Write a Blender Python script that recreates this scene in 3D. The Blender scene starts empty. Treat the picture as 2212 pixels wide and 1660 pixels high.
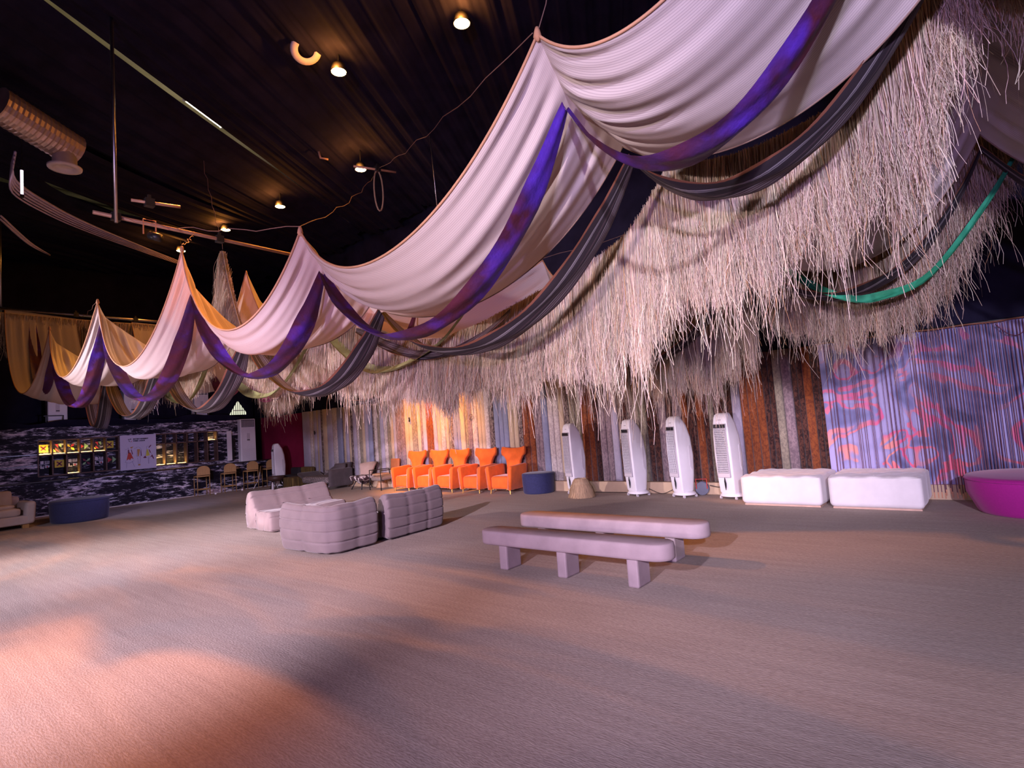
import bpy, bmesh, math, random
import numpy as np
from mathutils import Matrix, Vector
random.seed(7)
rng = np.random.default_rng(7)
S = bpy.context.scene
COL = S.collection
PI = math.pi

# ---------------------------------------------------------------- camera
F_PX, PW = 1210.0, 2212.0
CAM = np.array([0.0, 0.0, 1.65])
def _basis():
    tilt, roll = math.radians(4.1), math.radians(4.2)
    fh = np.array([0.774, 0.633, 0.0]); fh /= np.linalg.norm(fh)
    r0 = np.array([fh[1], -fh[0], 0.0])
    fw = fh*math.cos(tilt)+np.array([0, 0, 1.0])*math.sin(tilt)
    u0 = np.cross(r0, fw)
    c, s = math.cos(roll), math.sin(roll)
    return c*r0-s*u0, s*r0+c*u0, fw
_r, _u, _f = _basis()
cam_d = bpy.data.cameras.new('camera')
cam = bpy.data.objects.new('camera', cam_d); COL.objects.link(cam)
cam.matrix_world = Matrix(((_r[0], _u[0], -_f[0], CAM[0]), (_r[1], _u[1], -_f[1], CAM[1]),
                           (_r[2], _u[2], -_f[2], CAM[2]), (0, 0, 0, 1)))
cam_d.sensor_width = 36.0; cam_d.lens = 36.0*F_PX/PW
cam_d.clip_start = 0.05; cam_d.clip_end = 200
S.camera = cam

# ---------------------------------------------------------------- world, colour, lights
S.view_settings.view_transform = 'Standard'
S.view_settings.look = 'None'
S.view_settings.gamma = 1.0
S.view_settings.use_curve_mapping = False
S.view_settings.exposure = 0.0
w = bpy.data.worlds.new('hall_air'); S.world = w; w.use_nodes = True
w.node_tree.nodes['Background'].inputs[0].default_value = (0.34, 0.20, 0.62, 1)
w.node_tree.nodes['Background'].inputs[1].default_value = 0.035

def aim(o, target):
    d = Vector(target)-o.location
    o.rotation_euler = d.to_track_quat('-Z', 'Y').to_euler()
def spot(name, loc, target, power, color, angle, blend=1.0, size=0.15):
    l = bpy.data.lights.new(name, 'SPOT'); l.energy = power; l.color = color
    l.spot_size = math.radians(angle); l.spot_blend = blend; l.shadow_soft_size = size
    o = bpy.data.objects.new(name, l); COL.objects.link(o); o.location = loc; aim(o, target)
    return o
def area(name, loc, target, power, color, sx, sy):
    l = bpy.data.lights.new(name, 'AREA'); l.shape = 'RECTANGLE'; l.size = sx; l.size_y = sy
    l.energy = power; l.color = color
    o = bpy.data.objects.new(name, l); COL.objects.link(o); o.location = loc; aim(o, target)
    return o
def point(name, loc, power, color, size=0.1):
    l = bpy.data.lights.new(name, 'POINT'); l.energy = power; l.color = color; l.shadow_soft_size = size
    o = bpy.data.objects.new(name, l); COL.objects.link(o); o.location = loc
    return o

AMBER = (1.0, 0.33, 0.045)
# stage floods of the hall (behind and left of the camera) and added fills, the amber lamps carry their own light below
spot('flood_key', (-7.9, 0.9, 4.8), (3.9, 7.7, 0.0), 17000, (0.94, 0.74, 1.0), 31, 0.9, 0.12)
spot('flood_bench', (-7.9, 0.7, 4.8), (7.2, 2.9, 0.0), 6800, (0.94, 0.74, 1.0), 23, 1.0, 0.12)
spot('flood_canopy_left', (-6.5, 3.5, 1.7), (3.2, 7.4, 3.1), 2900, (1.0, 0.70, 0.90), 42, 1.0, 0.15)
spot('pool_fill', (-4.0, 7.0, 4.2), (3.2, 12.2, 0.0), 4800, (0.92, 0.76, 1.0), 54, 1.0, 0.4)  # added soft fill without a fixture, lifts the floor pool and far seats
spot('flood_raffia', (-6.5, 1.5, 2.1), (5.2, 2.8, 2.75), 5200, (1.0, 0.78, 0.82), 28, 1.0, 0.12)
spot('flood_wall', (-3.0, 13.5, 2.5), (11.0, 9.0, 1.5), 5000, (1.0, 0.80, 0.88), 62, 1.0, 0.15)
spot('flood_curtain', (-6.5, -3.5, 4.2), (11.0, 1.9, 1.0), 8200, (0.84, 0.74, 1.0), 40, 1.0, 0.15)
spot('flood_canopy', (-5.5, -1.5, 2.6), (3.4, 2.8, 3.8), 2000, (0.60, 0.39, 1.0), 84, 1.0, 0.2)
spot('bar_fill', (4.8, 14.5, 2.2), (6.8, 21.5, 1.2), 420, (0.58, 0.50, 1.0), 88, 1.0, 0.2)  # added unseen fill under the canopies, brightens the bar
spot('amber_beam_chairs', (7.4, 11.4, 7.3), (11.1, 12.0, 1.3), 5600, AMBER, 38, 0.9, 0.1)
spot('amber_beam_floor', (4.21, 9.91, 7.5), (0.9, 5.4, 0.0), 4300, (1.0, 0.29, 0.05), 33, 1.0, 0.14)
spot('amber_beam_far', (6.5, 17.6, 7.3), (3.1, 14.3, 3.4), 1700, (1.0, 0.42, 0.07), 17, 0.8, 0.1)
spot('rear_amber_fill', (5.2, 10.4, 6.8), (6.7, 6.7, 3.4), 2600, AMBER, 32, 0.8, 0.1)  # added amber fill with no lamp of its own, turns the rear cloth orange
spot('spire_amber_fill', (7.2, 13.0, 7.4), (5.5, 11.9, 4.6), 900, AMBER, 34, 0.8, 0.1)  # extra beam added by the fourth lamp to warm the raffia spire
spot('pink_beam_canopy', (-4.5, 7.5, 1.6), (3.2, 8.9, 3.3), 300, (1.0, 0.30, 0.36), 20, 0.3, 0.08)

# ---------------------------------------------------------------- mesh helpers
class MB:
    def __init__(self): self.v = []; self.f = []
    def add(self, vs, fs):
        n = len(self.v); self.v += [tuple(map(float, p)) for p in vs]
        self.f += [tuple(i+n for i in q) for q in fs]
        return self
    def box(self, cx, cy, cz, sx, sy, sz, rz=0.0, rx=0.0, ry=0.0):
        m = Matrix.Translation((cx, cy, cz)) @ Matrix.Rotation(rz, 4, 'Z') @ Matrix.Rotation(ry, 4, 'Y') @ Matrix.Rotation(rx, 4, 'X')
        vs = [m @ Vector((sx/2*a, sy/2*b, sz/2*c)) for a in (-1, 1) for b in (-1, 1) for c in (-1, 1)]
        return self.add(vs, [(0, 1, 3, 2), (4, 6, 7, 5), (0, 4, 5, 1), (2, 3, 7, 6), (0, 2, 6, 4), (1, 5, 7, 3)])
    def tube(self, pts, r, n=8, cap=True):
        pts = [Vector(p) for p in pts]; rings = []
        rr = r if hasattr(r, '__len__') else [r]*len(pts)
        ref = None
        for i, p in enumerate(pts):
            t = (pts[min(i+1, len(pts)-1)]-pts[max(i-1, 0)]).normalized()
            if ref is None: ref = Vector((0, 0, 1)) if abs(t.z) < .9 else Vector((1, 0, 0))
            a = t.cross(ref).normalized(); b = a.cross(t).normalized(); ref = b
            rings.append([p+(a*math.cos(2*PI*k/n)+b*math.sin(2*PI*k/n))*rr[i] for k in range(n)])
        return self.loft(rings, cap)
    def loft(self, rings, cap=True, closed=True):
        n = len(rings[0]); vs = [p for r in rings for p in r]; fs = []
        for i in range(len(rings)-1):
            for k in range(n if closed else n-1):
                a, b = i*n+k, i*n+(k+1) % n
                fs.append((a, b, b+n, a+n))
        if cap and closed:
            fs.append(tuple(range(n))[::-1]); fs.append(tuple(range((len(rings)-1)*n, len(rings)*n)))
        return self.add(vs, fs)
    def lathe(self, prof, cx=0, cy=0, n=24, cap=True, sx=1.0, sy=1.0):
        return self.loft([[(cx+r*sx*math.cos(2*PI*k/n), cy+r*sy*math.sin(2*PI*k/n), z) for k in range(n)] for r, z in prof], cap)
    def grid(self, fn, nu, nv):
        vs = [fn(i/nu, j/nv) for i in range(nu+1) for j in range(nv+1)]
        fs = [(i*(nv+1)+j, (i+1)*(nv+1)+j, (i+1)*(nv+1)+j+1, i*(nv+1)+j+1) for i in range(nu) for j in range(nv)]
        return self.add(vs, fs)
    def prism(self, poly, fn0, fn1):
        n = len(poly); return self.loft([[fn0(*p) for p in poly], [fn1(*p) for p in poly]])
    def rbox(self, cx, cy, cz, sx, sy, sz, r, n=10, fn=None):
        """rounded, padded box; fn(p, nrm) may move the points"""
        idx = {}; vs = []; fs = []
        h = Vector((sx/2, sy/2, sz/2)); inn = [max(h[k]-r, 1e-4) for k in range(3)]
        def vid(p):
            key = (round(p[0], 5), round(p[1], 5), round(p[2], 5))
            if key in idx: return idx[key]
            q = Vector([max(-inn[k], min(inn[k], p[k])) for k in range(3)])
            d = Vector(p)-q
            nr = d.normalized() if d.length > 1e-9 else Vector((0, 0, 1))
            o = q+nr*r
            if fn: o = fn(o, nr)
            idx[key] = len(vs); vs.append((o[0]+cx, o[1]+cy, o[2]+cz)); return idx[key]
        for ax in range(3):
            a, b = (ax+1) % 3, (ax+2) % 3
            for sg in (-1, 1):
                for i in range(n):
                    for j in range(n):
                        q = []
                        for di, dj in ((0, 0), (1, 0), (1, 1), (0, 1)):
                            p = [0, 0, 0]; p[ax] = sg*h[ax]
                            p[a] = -h[a]+2*h[a]*(i+di)/n; p[b] = -h[b]+2*h[b]*(j+dj)/n
                            q.append(vid(p))
                        fs.append(tuple(q) if sg > 0 else tuple(q[::-1]))
        return self.add(vs, fs)
    def xf(self, M):
        self.v = [tuple(M @ Vector(p)) for p in self.v]; return self

def link(me_or_none, name, parent=None):
    o = bpy.data.objects.new(name, me_or_none); COL.objects.link(o)
    if parent is not None: o.parent = parent
    return o
def obj(name, mb, mat, parent=None, smooth=False, bevel=0.0, subsurf=0):
    me = bpy.data.meshes.new(name)
    root = parent
    while root is not None and root.parent is not None: root = root.parent
    off = Vector(root.location) if (root is not None and root.get('_w')) else None
    vs = mb.v if off is None else [(p[0]-off.x, p[1]-off.y, p[2]-off.z) for p in mb.v]
    me.from_pydata(vs, [], mb.f); me.update()
    bm = bmesh.new(); bm.from_mesh(me); bmesh.ops.recalc_face_normals(bm, faces=bm.faces); bm.to_mesh(me); bm.free()
    if smooth: me.polygons.foreach_set('use_smooth', [True]*len(me.polygons))
    me.materials.append(mat)
    o = link(me, name, parent)
    if bevel:
        b = o.modifiers.new('bevel', 'BEVEL'); b.width = bevel; b.segments = 2; b.limit_method = 'ANGLE'
    if subsurf:
        s = o.modifiers.new('subsurf', 'SUBSURF'); s.levels = subsurf; s.render_levels = subsurf
    return o
def tag(o, label=None, cat=None, group=None, kind=None):
    if label: o['label'] = label
    if cat: o['category'] = cat
    if group: o['group'] = group
    if kind: o['kind'] = kind
    return o
def thing(name, label, cat, loc=(0, 0, 0), rz=0.0, group=None, world=False):
    o = bpy.data.objects.new(name, None); COL.objects.link(o); o.empty_display_size = .2
    o.location = loc; o.rotation_euler = (0, 0, rz)
    if world: o['_w'] = 1
    return tag(o, label, cat, group)
def children(o): return [c for c in bpy.data.objects if c.parent == o]
def dup(root, loc, rz, label):
    r = root.copy(); COL.objects.link(r); r.location = loc; r.rotation_euler = (0, 0, rz); r['label'] = label
    for ch in children(root):
        c = ch.copy(); COL.objects.link(c); c.parent = r
        for g in children(ch):
            d = g.copy(); COL.objects.link(d); d.parent = c
    return r
def struct(name, mb, mat, parent=None, **k):
    return tag(obj(name, mb, mat, parent, **k), kind='structure')

# ---------------------------------------------------------------- materials
MATS = {}
class NT:
    def __init__(self, m): self.nt = m.node_tree; self.n = self.nt.nodes; self.l = self.nt.links
    def node(self, t, **kw):
        x = self.n.new(t)
        for k, v in kw.items(): setattr(x, k, v)
        return x
    def link(self, a, b): self.l.new(a, b)
    def coord(self, scale=(1, 1, 1), kind='Object', rot=(0, 0, 0)):
        tc = self.node('ShaderNodeTexCoord'); mp = self.node('ShaderNodeMapping')
        mp.inputs['Scale'].default_value = scale; mp.inputs['Rotation'].default_value = rot
        self.link(tc.outputs[kind], mp.inputs['Vector']); return mp.outputs[0]
    def noise(self, vec, scale, detail=3, rough=.55, dist=0.0):
        x = self.node('ShaderNodeTexNoise'); x.inputs['Scale'].default_value = scale
        x.inputs['Detail'].default_value = detail; x.inputs['Roughness'].default_value = rough
        x.inputs['Distortion'].default_value = dist
        if vec is not None: self.link(vec, x.inputs['Vector'])
        return x.outputs[0]
    def ramp(self, fac, stops, interp='LINEAR'):
        x = self.node('ShaderNodeValToRGB'); x.color_ramp.interpolation = interp; e = x.color_ramp.elements
        while len(e) < len(stops): e.new(0.5)
        for q, (p, c) in zip(e, stops): q.position = p; q.color = (*c, 1) if len(c) == 3 else c
        self.link(fac, x.inputs[0]); return x.outputs[0]
    def mix(self, fac, a, b, mode='MIX'):
        x = self.node('ShaderNodeMix', data_type='RGBA', blend_type=mode)
        for sock, v in ((x.inputs[0], fac), (x.inputs[6], a), (x.inputs[7], b)):
            if hasattr(v, 'is_linked'): self.link(v, sock)
            elif isinstance(v, (int, float)): sock.default_value = v
            else: sock.default_value = (*v, 1) if len(v) == 3 else v
        return x.outputs[2]
def new_mat(name):
    m = bpy.data.materials.new(name); m.use_nodes = True
    nt = NT(m); b = nt.n['Principled BSDF']
    return m, nt, b
def mat(name, col, rough=.6, metal=0.0, var=.12, nscale=6.0, stretch=(1, 1, 1), bump=0.0, bscale=60.0, sheen=0.0, spec=.4):
    if name in MATS: return MATS[name]
    m, t, b = new_mat(name)
    vec = t.coord(stretch)
    n = t.noise(vec, nscale, 4)
    dk = tuple(c*(1-var) for c in col); lt = tuple(min(1, c*(1+var)) for c in col)
    t.link(t.ramp(n, [(.3, dk), (.7, lt)]), b.inputs['Base Color'])
    b.inputs['Roughness'].default_value = rough; b.inputs['Metallic'].default_value = metal
    b.inputs['Specular IOR Level'].default_value = spec
    if sheen:
        b.inputs['Sheen Weight'].default_value = sheen; b.inputs['Sheen Roughness'].default_value = .4
    if bump:
        bp = t.node('ShaderNodeBump'); bp.inputs['Strength'].default_value = bump; bp.inputs['Distance'].default_value = .01
        t.link(t.noise(vec, bscale, 3), bp.inputs['Height']); t.link(bp.outputs[0], b.inputs['Normal'])
    MATS[name] = m; return m
def emit(name, col, strength):
    m, t, b = new_mat(name)
    b.inputs['Base Color'].default_value = (*col, 1)
    b.inputs['Emission Color'].default_value = (*col, 1); b.inputs['Emission Strength'].default_value = strength
    return m

M_black_cloth = mat('black_drape', (.012, .011, .026), .95, var=.3, nscale=2, spec=.1)
M_white_plastic = mat('white_plastic', (.80, .79, .82), .32, var=.02)
M_grey_plastic = mat('pale_plastic', (.60, .57, .60), .45, var=.04)
M_dark_plastic = mat('dark_plastic', (.015, .015, .018), .3, var=.1)
M_steel = mat('steel', (.45, .44, .46), .35, 1.0, var=.1)
M_gold = mat('gold', (.75, .46, .12), .35, .8, var=.08)
M_black_metal = mat('black_metal', (.02, .02, .022), .4, .3, var=.1)

def carpet_mat():
    m, t, b = new_mat('carpet')
    a = t.noise(t.coord((7, .35, 1)), 2.2, 5, .65)
    c = t.noise(t.coord((1, 1, 1)), .45, 3)
    f = t.noise(t.coord((90, 26, 40)), 1.0, 2)
    spots = t.noise(t.coord((1, 1, 1)), 2.3, 2)
    col = t.ramp(a, [(.3, (.42, .355, .305)), (.7, (.51, .44, .38))])
    col = t.mix(.5, col, t.ramp(c, [(.3, (.72, .70, .68)), (.7, (1, 1, 1))]), 'MULTIPLY')
    col = t.mix(.55, col, t.ramp(f, [(.32, (.62, .60, .58)), (.7, (1.06, 1.06, 1.06))]), 'MULTIPLY')
    col = t.mix(1.0, col, t.ramp(spots, [(.76, (1, 1, 1)), (.81, (.72, .69, .66))]), 'MULTIPLY')
    t.link(col, b.inputs['Base Color']); b.inputs['Roughness'].default_value = .95
    b.inputs['Specular IOR Level'].default_value = .1
    bp = t.node('ShaderNodeBump'); bp.inputs['Strength'].default_value = .5; bp.inputs['Distance'].default_value = .008
    t.link(f, bp.inputs['Height']); t.link(bp.outputs[0], b.inputs['Normal'])
    return m
def marble_mat():
    m, t, b = new_mat('streaked_marble')
    v = t.coord((1.0, 1.0, 4.2))
    n1 = t.noise(v, 3.4, 10, .74, .6); n2 = t.noise(v, .6, 3)
    add = t.node('ShaderNodeMath', operation='ADD'); add.inputs[1].default_value = -.5
    t.link(n2, add.inputs[0])
    mu = t.node('ShaderNodeMath', operation='MULTIPLY_ADD'); mu.inputs[1].default_value = .55
    t.link(add.outputs[0], mu.inputs[0]); t.link(n1, mu.inputs[2])
    col = t.ramp(mu.outputs[0], [(.48, (.010, .009, .017)), (.535, (.05, .045, .07)), (.575, (.38, .36, .46)), (.65, (.85, .82, .90))])
    warm = t.mix(t.ramp(n2, [(.55, (0, 0, 0)), (.7, (.5, .5, .5))]), col, (.62, .38, .36), 'MULTIPLY')
    t.link(warm, b.inputs['Base Color']); b.inputs['Roughness'].default_value = .65; b.inputs['Specular IOR Level'].default_value = .2
    return m
def cream_mat():
    m, t, b = new_mat('pinstriped_cream_cloth')
    uv = t.node('ShaderNodeTexCoord'); mp = t.node('ShaderNodeMapping')
    t.link(uv.outputs['UV'], mp.inputs[0])
    wv = t.node('ShaderNodeTexWave', wave_type='BANDS', bands_direction='Y'); wv.inputs['Scale'].default_value = 13.5
    wv.inputs['Distortion'].default_value = .0
    t.link(mp.outputs[0], wv.inputs['Vector'])
    col = t.ramp(wv.outputs[1], [(.0, (.40, .345, .34)), (.25, (.53, .47, .46)), (.9, (.56, .50, .48))])
    d = t.node('ShaderNodeBsdfDiffuse'); tr = t.node('ShaderNodeBsdfTranslucent'); mx = t.node('ShaderNodeMixShader')
    t.link(col, d.inputs[0])
    t.link(t.mix(1.0, col, (1.0, .80, .52), 'MULTIPLY'), tr.inputs[0]); mx.inputs[0].default_value = .16
    t.link(d.outputs[0], mx.inputs[1]); t.link(tr.outputs[0], mx.inputs[2])
    bp = t.node('ShaderNodeBump'); bp.inputs['Strength'].default_value = .25; bp.inputs['Distance'].default_value = .02
    t.link(t.noise(t.coord((1, 1, 1)), 3.2, 4), bp.inputs['Height'])
    t.link(bp.outputs[0], d.inputs['Normal'])
    t.link(mx.outputs[0], t.n['Material Output'].inputs[0]); t.n.remove(b)
    return m
def silk_mat(name, c1, c2, c3=None, scale=2.2):
    m, t, b = new_mat(name)
    n = t.noise(t.coord((1, 1, 1)), scale, 4, .6, .4); f = t.noise(t.coord((2.2, 1.6, 2.2)), 1.2, 3)
    col = t.ramp(n, [(.42, c1), (.66, c2)])
    if c3: col = t.mix(t.ramp(f, [(.5, (0, 0, 0)), (.70, (.75, .75, .75))]), col, c3)
    t.link(col, b.inputs['Base Color']); b.inputs['Roughness'].default_value = .55
    b.inputs['Specular IOR Level'].default_value = .25
    bp = t.node('ShaderNodeBump'); bp.inputs['Strength'].default_value = .5; bp.inputs['Distance'].default_value = .02
    t.link(t.noise(t.coord((1, 1, 1)), 9, 4), bp.inputs['Height']); t.link(bp.outputs[0], b.inputs['Normal'])
    return m
def striped_ribbon_mat():
    m, t, b = new_mat('striped_ribbon')
    uv = t.node('ShaderNodeTexCoord'); sp = t.node('ShaderNodeSeparateXYZ'); t.link(uv.outputs['UV'], sp.inputs[0])
    D = (.014, .008, .013); G = (.17, .155, .17); O = (.16, .055, .03); P = (.045, .026, .034)
    st = [(0, O), (.07, D), (.27, D), (.275, G), (.31, D), (.325, G), (.345, D), (.50, P), (.54, D), (.62, G), (.645, P), (.70, G), (.72, P), (.78, G), (.81, P), (.88, G), (.90, P)]
    t.link(t.ramp(sp.outputs[1], st, 'CONSTANT'), b.inputs['Base Color']); b.inputs['Roughness'].default_value = .8
    return m
def raffia_mat():
    m, t, b = new_mat('raffia_fibre')
    a = t.node('ShaderNodeAttribute', attribute_name='Col')
    d = t.node('ShaderNodeBsdfDiffuse'); tr = t.node('ShaderNodeBsdfTranslucent'); mx = t.node('ShaderNodeMixShader')
    t.link(a.outputs[0], d.inputs[0]); t.link(a.outputs[0], tr.inputs[0]); mx.inputs[0].default_value = .25
    t.link(d.outputs[0], mx.inputs[1]); t.link(tr.outputs[0], mx.inputs[2])
    t.link(mx.outputs[0], t.n['Material Output'].inputs[0]); t.n.remove(b)
    return m
def flame_print_mat():
    m, t, b = new_mat('flame_printed_fabric')
    v = t.coord((1, 1, 1))
    n = t.noise(v, 1.15, 2, .45, 1.7); n2 = t.noise(v, 1.0, 2, .5, .6); tc = t.node('ShaderNodeTexCoord')
    sp = t.node('ShaderNodeSeparateXYZ'); t.link(tc.outputs['Object'], sp.inputs[0])
    base = t.ramp(n, [(.34, (.11, .12, .25)), (.46, (.25, .25, .48)), (.62, (.42, .39, .66))])
    line = t.ramp(n, [(.475, (0, 0, 0)), (.49, (1, 1, 1)), (.535, (1, 1, 1)), (.55, (0, 0, 0))])
    dens = t.ramp(n2, [(.38, (0, 0, 0)), (.48, (1, 1, 1))])
    hz = t.node('ShaderNodeMapRange'); hz.inputs['From Min'].default_value = .2; hz.inputs['From Max'].default_value = 2.4
    hz.inputs['To Min'].default_value = 1.0; hz.inputs['To Max'].default_value = .55
    t.link(sp.outputs[2], hz.inputs['Value'])
    fac = t.mix(1.0, line, dens, 'MULTIPLY'); fac = t.mix(1.0, fac, hz.outputs[0], 'MULTIPLY')
    coral = t.ramp(n2, [(.40, (.85, .32, .22)), (.54, (.86, .10, .26)), (.66, (.9, .34, .28))])
    t.link(t.mix(fac, base, coral), b.inputs['Base Color']); b.inputs['Roughness'].default_value = .7
    return m
M_carpet = carpet_mat(); M_marble = marble_mat(); M_cream = cream_mat(); M_raffia = raffia_mat()
M_purple = silk_mat('purple_blue_silk', (.075, .014, .030), (.045, .014, .085), (.085, .03, .50))  # blue patches scattered by noise over plum and purple
M_plum = silk_mat('plum_silk', (.15, .04, .10), (.28, .06, .12))
M_green = silk_mat('green_ribbon', (.02, .20, .10), (.05, .42, .24))
M_olive = silk_mat('olive_ribbon', (.20, .20, .08), (.30, .34, .14))
M_stripe = striped_ribbon_mat()
# ---------------------------------------------------------------- room shell
XW, YB, ZC = 11.15, 22.8, 8.9           # long wall, end wall, roof
struct('floor', MB().box(1.0, 8.0, -.05, 24.4, 34.0, .1), M_carpet)
def drape_wall(name, p0, p1, z0, z1, nfold, amp, mt):
    p0, p1 = Vector(p0), Vector(p1); d = (p1-p0); nrm = Vector((-d.y, d.x, 0)).normalized()
    n = int(nfold*8)
    def fn(u, v):
        o = amp*(math.sin(2*PI*nfold*u)+.5*math.sin(2*PI*nfold*.37*u+1))*(.4+.6*(1-v))
        p = p0+d*u+nrm*o; return (p.x, p.y, z0+(z1-z0)*v)
    return struct(name, MB().grid(fn, n, 3), mt, smooth=True)
M_dkwall = mat('dark_wall', (.011, .010, .022), .9, spec=.1)
struct('wall_back', MB().box(XW+.12, 7.0, ZC/2, .1, 32.0, ZC), M_dkwall)
struct('wall_left', MB().box(1.0, YB+.15, ZC/2, 24, .1, ZC), M_dkwall)
struct('wall_right', MB().box(1.0, -9.0, ZC/2, 24, .1, ZC), M_dkwall)
struct('wall_front', MB().box(-11.0, 7.0, ZC/2, .1, 32, ZC), M_dkwall)
def hang(name, lab, p0, p1, z0, z1, nf, amp):
    o = drape_wall(name, p0, p1, z0, z1, nf, amp, M_black_cloth); del o['kind']
    return tag(o, lab, 'curtain')
hang('black_drape', 'black drape hanging above the strip-covered long wall', (XW-.02, 22.6, 0), (XW-.02, -8.5, 0), 2.66, 8.6, 34, .035)
hang('black_drape', 'black drape hanging behind the bar and its upright air conditioners', (11.0, YB-.02, 0), (-9, YB-.02, 0), 0.0, 8.6, 24, .05)

# pale metal roof sheet above the black ceiling cloths, seen only through the gaps
M_roof = mat('roof_sheet', (.62, .56, .40), .6, var=.1)
def corr(u, v):
    return (-10.8+21.9*u, -8.9+31.6*v, ZC+.03*math.sin(2*PI*60*v))
struct('ceiling', MB().grid(corr, 2, 480), M_roof)

# black cloth lengths slung under the roof
D_ = np.array([.87, .49]); N_ = np.array([-.49, .87])
bands = [(-9.4, -6.0, 0, 0), (-6.3, -3.0, .1, .1), (-3.3, -.4, 0, 0), (-.7, 2.4, .1, .15), (2.1, 5.05, .05, 0), (4.99, 7.37, 0, 0),
         (7.40, 9.9, 0, .45), (9.6, 12.0, .6, .35), (11.95, 12.5, .32, .25), (12.45, 15.6, .22, .2), (15.5, 18.6, .15, .3), (18.4, 21, .2, .1), (20.6, 24.5, .1, 0)]
labs = ['far behind the camera', 'behind the camera', 'right of the nearest lamp', 'around the nearest amber lamp', 'carrying the half-hidden vent ring',
        'between the two uppermost light slits', 'just below the long bright slit', 'sagging lowest above the amber lamps', 'narrow, between two slits over the duct',
        'below the round duct outlet', 'above the far hanging pipe', 'high over the bar', 'against the end wall']
for (q0, q1, sga, sgb), lb in zip(bands, labs):
    wd = q1-q0; npl = max(2, int(wd*3))
    ph = random.random()*6
    def fn(u, v, q0=q0, wd=wd, sga=sga, sgb=sgb, npl=npl, ph=ph):
        p = -9+31*u; q = q0+wd*v
        lens = 0
        if abs(q0-4.99) < .01: lens = .20*max(0, 1-((p-5.4)/1.7)**2)
        if abs(q0-7.40) < .01: lens = .07*max(0, 1-((p-8.6)/3.2)**2)*(1-v)
        if abs(q0-11.95) < .01: lens = .42*max(0, 1-((p-11.6)/1.6)**2)
        if abs(q0-12.45) < .01: lens = .75*max(0, 1-((p-9.6)/1.5)**2)
        q += lens*(1-v)
        sg = sga+(sgb-sga)*v
        z = 8.12-.22*math.sin(PI*v)-sg*max(0, 1-((p-8.5)/6.5)**2)+.022*math.sin(2*PI*npl*v+ph+.5*math.sin(p*.5))+.012*math.sin(2*PI*npl*2.7*v)
        x, y = D_*p+N_*q
        return (x, y, z)
    m = MB().grid(fn, 62, npl*9)
    # clip to the room
    keep = [f for f in m.f if all(-10.9 < m.v[i][0] < 11.1 and -8.9 < m.v[i][1] < 22.75 for i in f)]
    used = sorted({i for f in keep for i in f}); mp = {i: k for k, i in enumerate(used)}
    m.v = [m.v[i] for i in used]; m.f = [tuple(mp[i] for i in f) for f in keep]
    if m.f: tag(obj('ceiling_drape', m, M_black_cloth, smooth=True), 'black ceiling cloth '+lb, 'drape', 'black cloths slung under the roof')

# tube lights between roof and cloths
M_tube = emit('warm_tube', (1.0, .90, .62), 14)
def tube_light(lab, x, y, z, L, ang):
    t = thing('tube_light', lab, 'lamp', (x, y, z), ang)
    obj('tube', MB().tube([(-L/2, 0, 0), (L/2, 0, 0)], .022, 8), M_tube, t, smooth=True)
    for sx in (-1, 1): obj('hanger', MB().tube([(sx*L*.3, 0, .08), (sx*L*.3, 0, .60)], .01, 5), M_black_metal, t)
    obj('holder', MB().box(0, 0, .06, L+.1, .06, .06).box(-L/2-.02, 0, .02, .04, .05, .1).box(L/2+.02, 0, .02, .04, .05, .1), M_grey_plastic, t)
    return t
A_ = math.atan2(.49, .87)
tube_light('white tube light showing through the long bright ceiling slit', 4.72, 11.35, 8.33, 1.0, A_)
tube_light('white tube light glowing in the slit above the hanging pipe', 5.0, 16.75, 8.42, 1.3, A_)
area('roof_glow', (4.2, 13.0, 8.25), (4.2, 13.0, 9), 26, (1.0, .86, .52), 6.0, 8.0)

# ---------------------------------------------------------------- fabric strips on the long wall
STRIPS = "19.15L;18.67W;18.49C;18.41L;18.22C;18.11L;17.95D;17.81C;17.55L;17.21W;16.93B;16.63D;16.58C;16.46L;16.28C;16.16D;16.02L;15.83W;15.69T;15.53C;15.37L;15.19B;14.96D;14.88W;14.72T;14.57L;14.38W;14.21T;14.06C;13.92L;13.78M;13.57M;13.36C;13.18C;13.03T;12.8C;12.65M;12.55L;12.39R;12.24R;12.1L;11.94C;11.78W;11.6C;11.47T;11.38D;11.28B;11.13B;11.0C;10.81T;10.71M;10.54W;10.34C;10.21C;10.08W;9.91D;9.75B;9.58B;9.43B;9.26C;9.09C;8.94D;8.8R;8.6R;8.43M;8.31M;8.19B;8.0W;7.84W;7.68C;7.53D;7.38T;7.21T;7.06R;6.88R;6.73K;6.59M;6.42M;6.28L;6.11K;6.0K;5.87D;5.73T;5.58T;5.42K;5.3K;5.15M;4.97K;4.83M;4.64R;4.5K;4.34R;4.18K;4.09T;3.98K;3.9K;3.75K;3.62L;3.45R;3.31R;3.16R;3.01K;2.91K;2.82T;2.68M;2.51K;2.42K;2.33R;2.18K;2.09K"
def velvet(name, c, pat=0.0, dark=None):
    m, t, b = new_mat(name)
    v = t.coord((1, 1, .6)); n = t.noise(v, 26, 4, .7, .6); s = t.noise(t.coord((1, 1, 1)), 2.5, 3)
    dk = dark or tuple(x*.6 for x in c)
    col = t.ramp(n, [(.5-.16*(1-pat), dk if pat else tuple(x*.88 for x in c)), (.5+.1*(1-pat)+.02, c)])
    col = t.mix(.6, col, t.ramp(s, [(.3, (.8, .8, .8)), (.7, (1.05, 1.05, 1.05))]), 'MULTIPLY')
    t.link(col, b.inputs['Base Color']); b.inputs['Roughness'].default_value = .8
    b.inputs['Sheen Weight'].default_value = .25; b.inputs['Specular IOR Level'].default_value = .15
    return m
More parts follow.
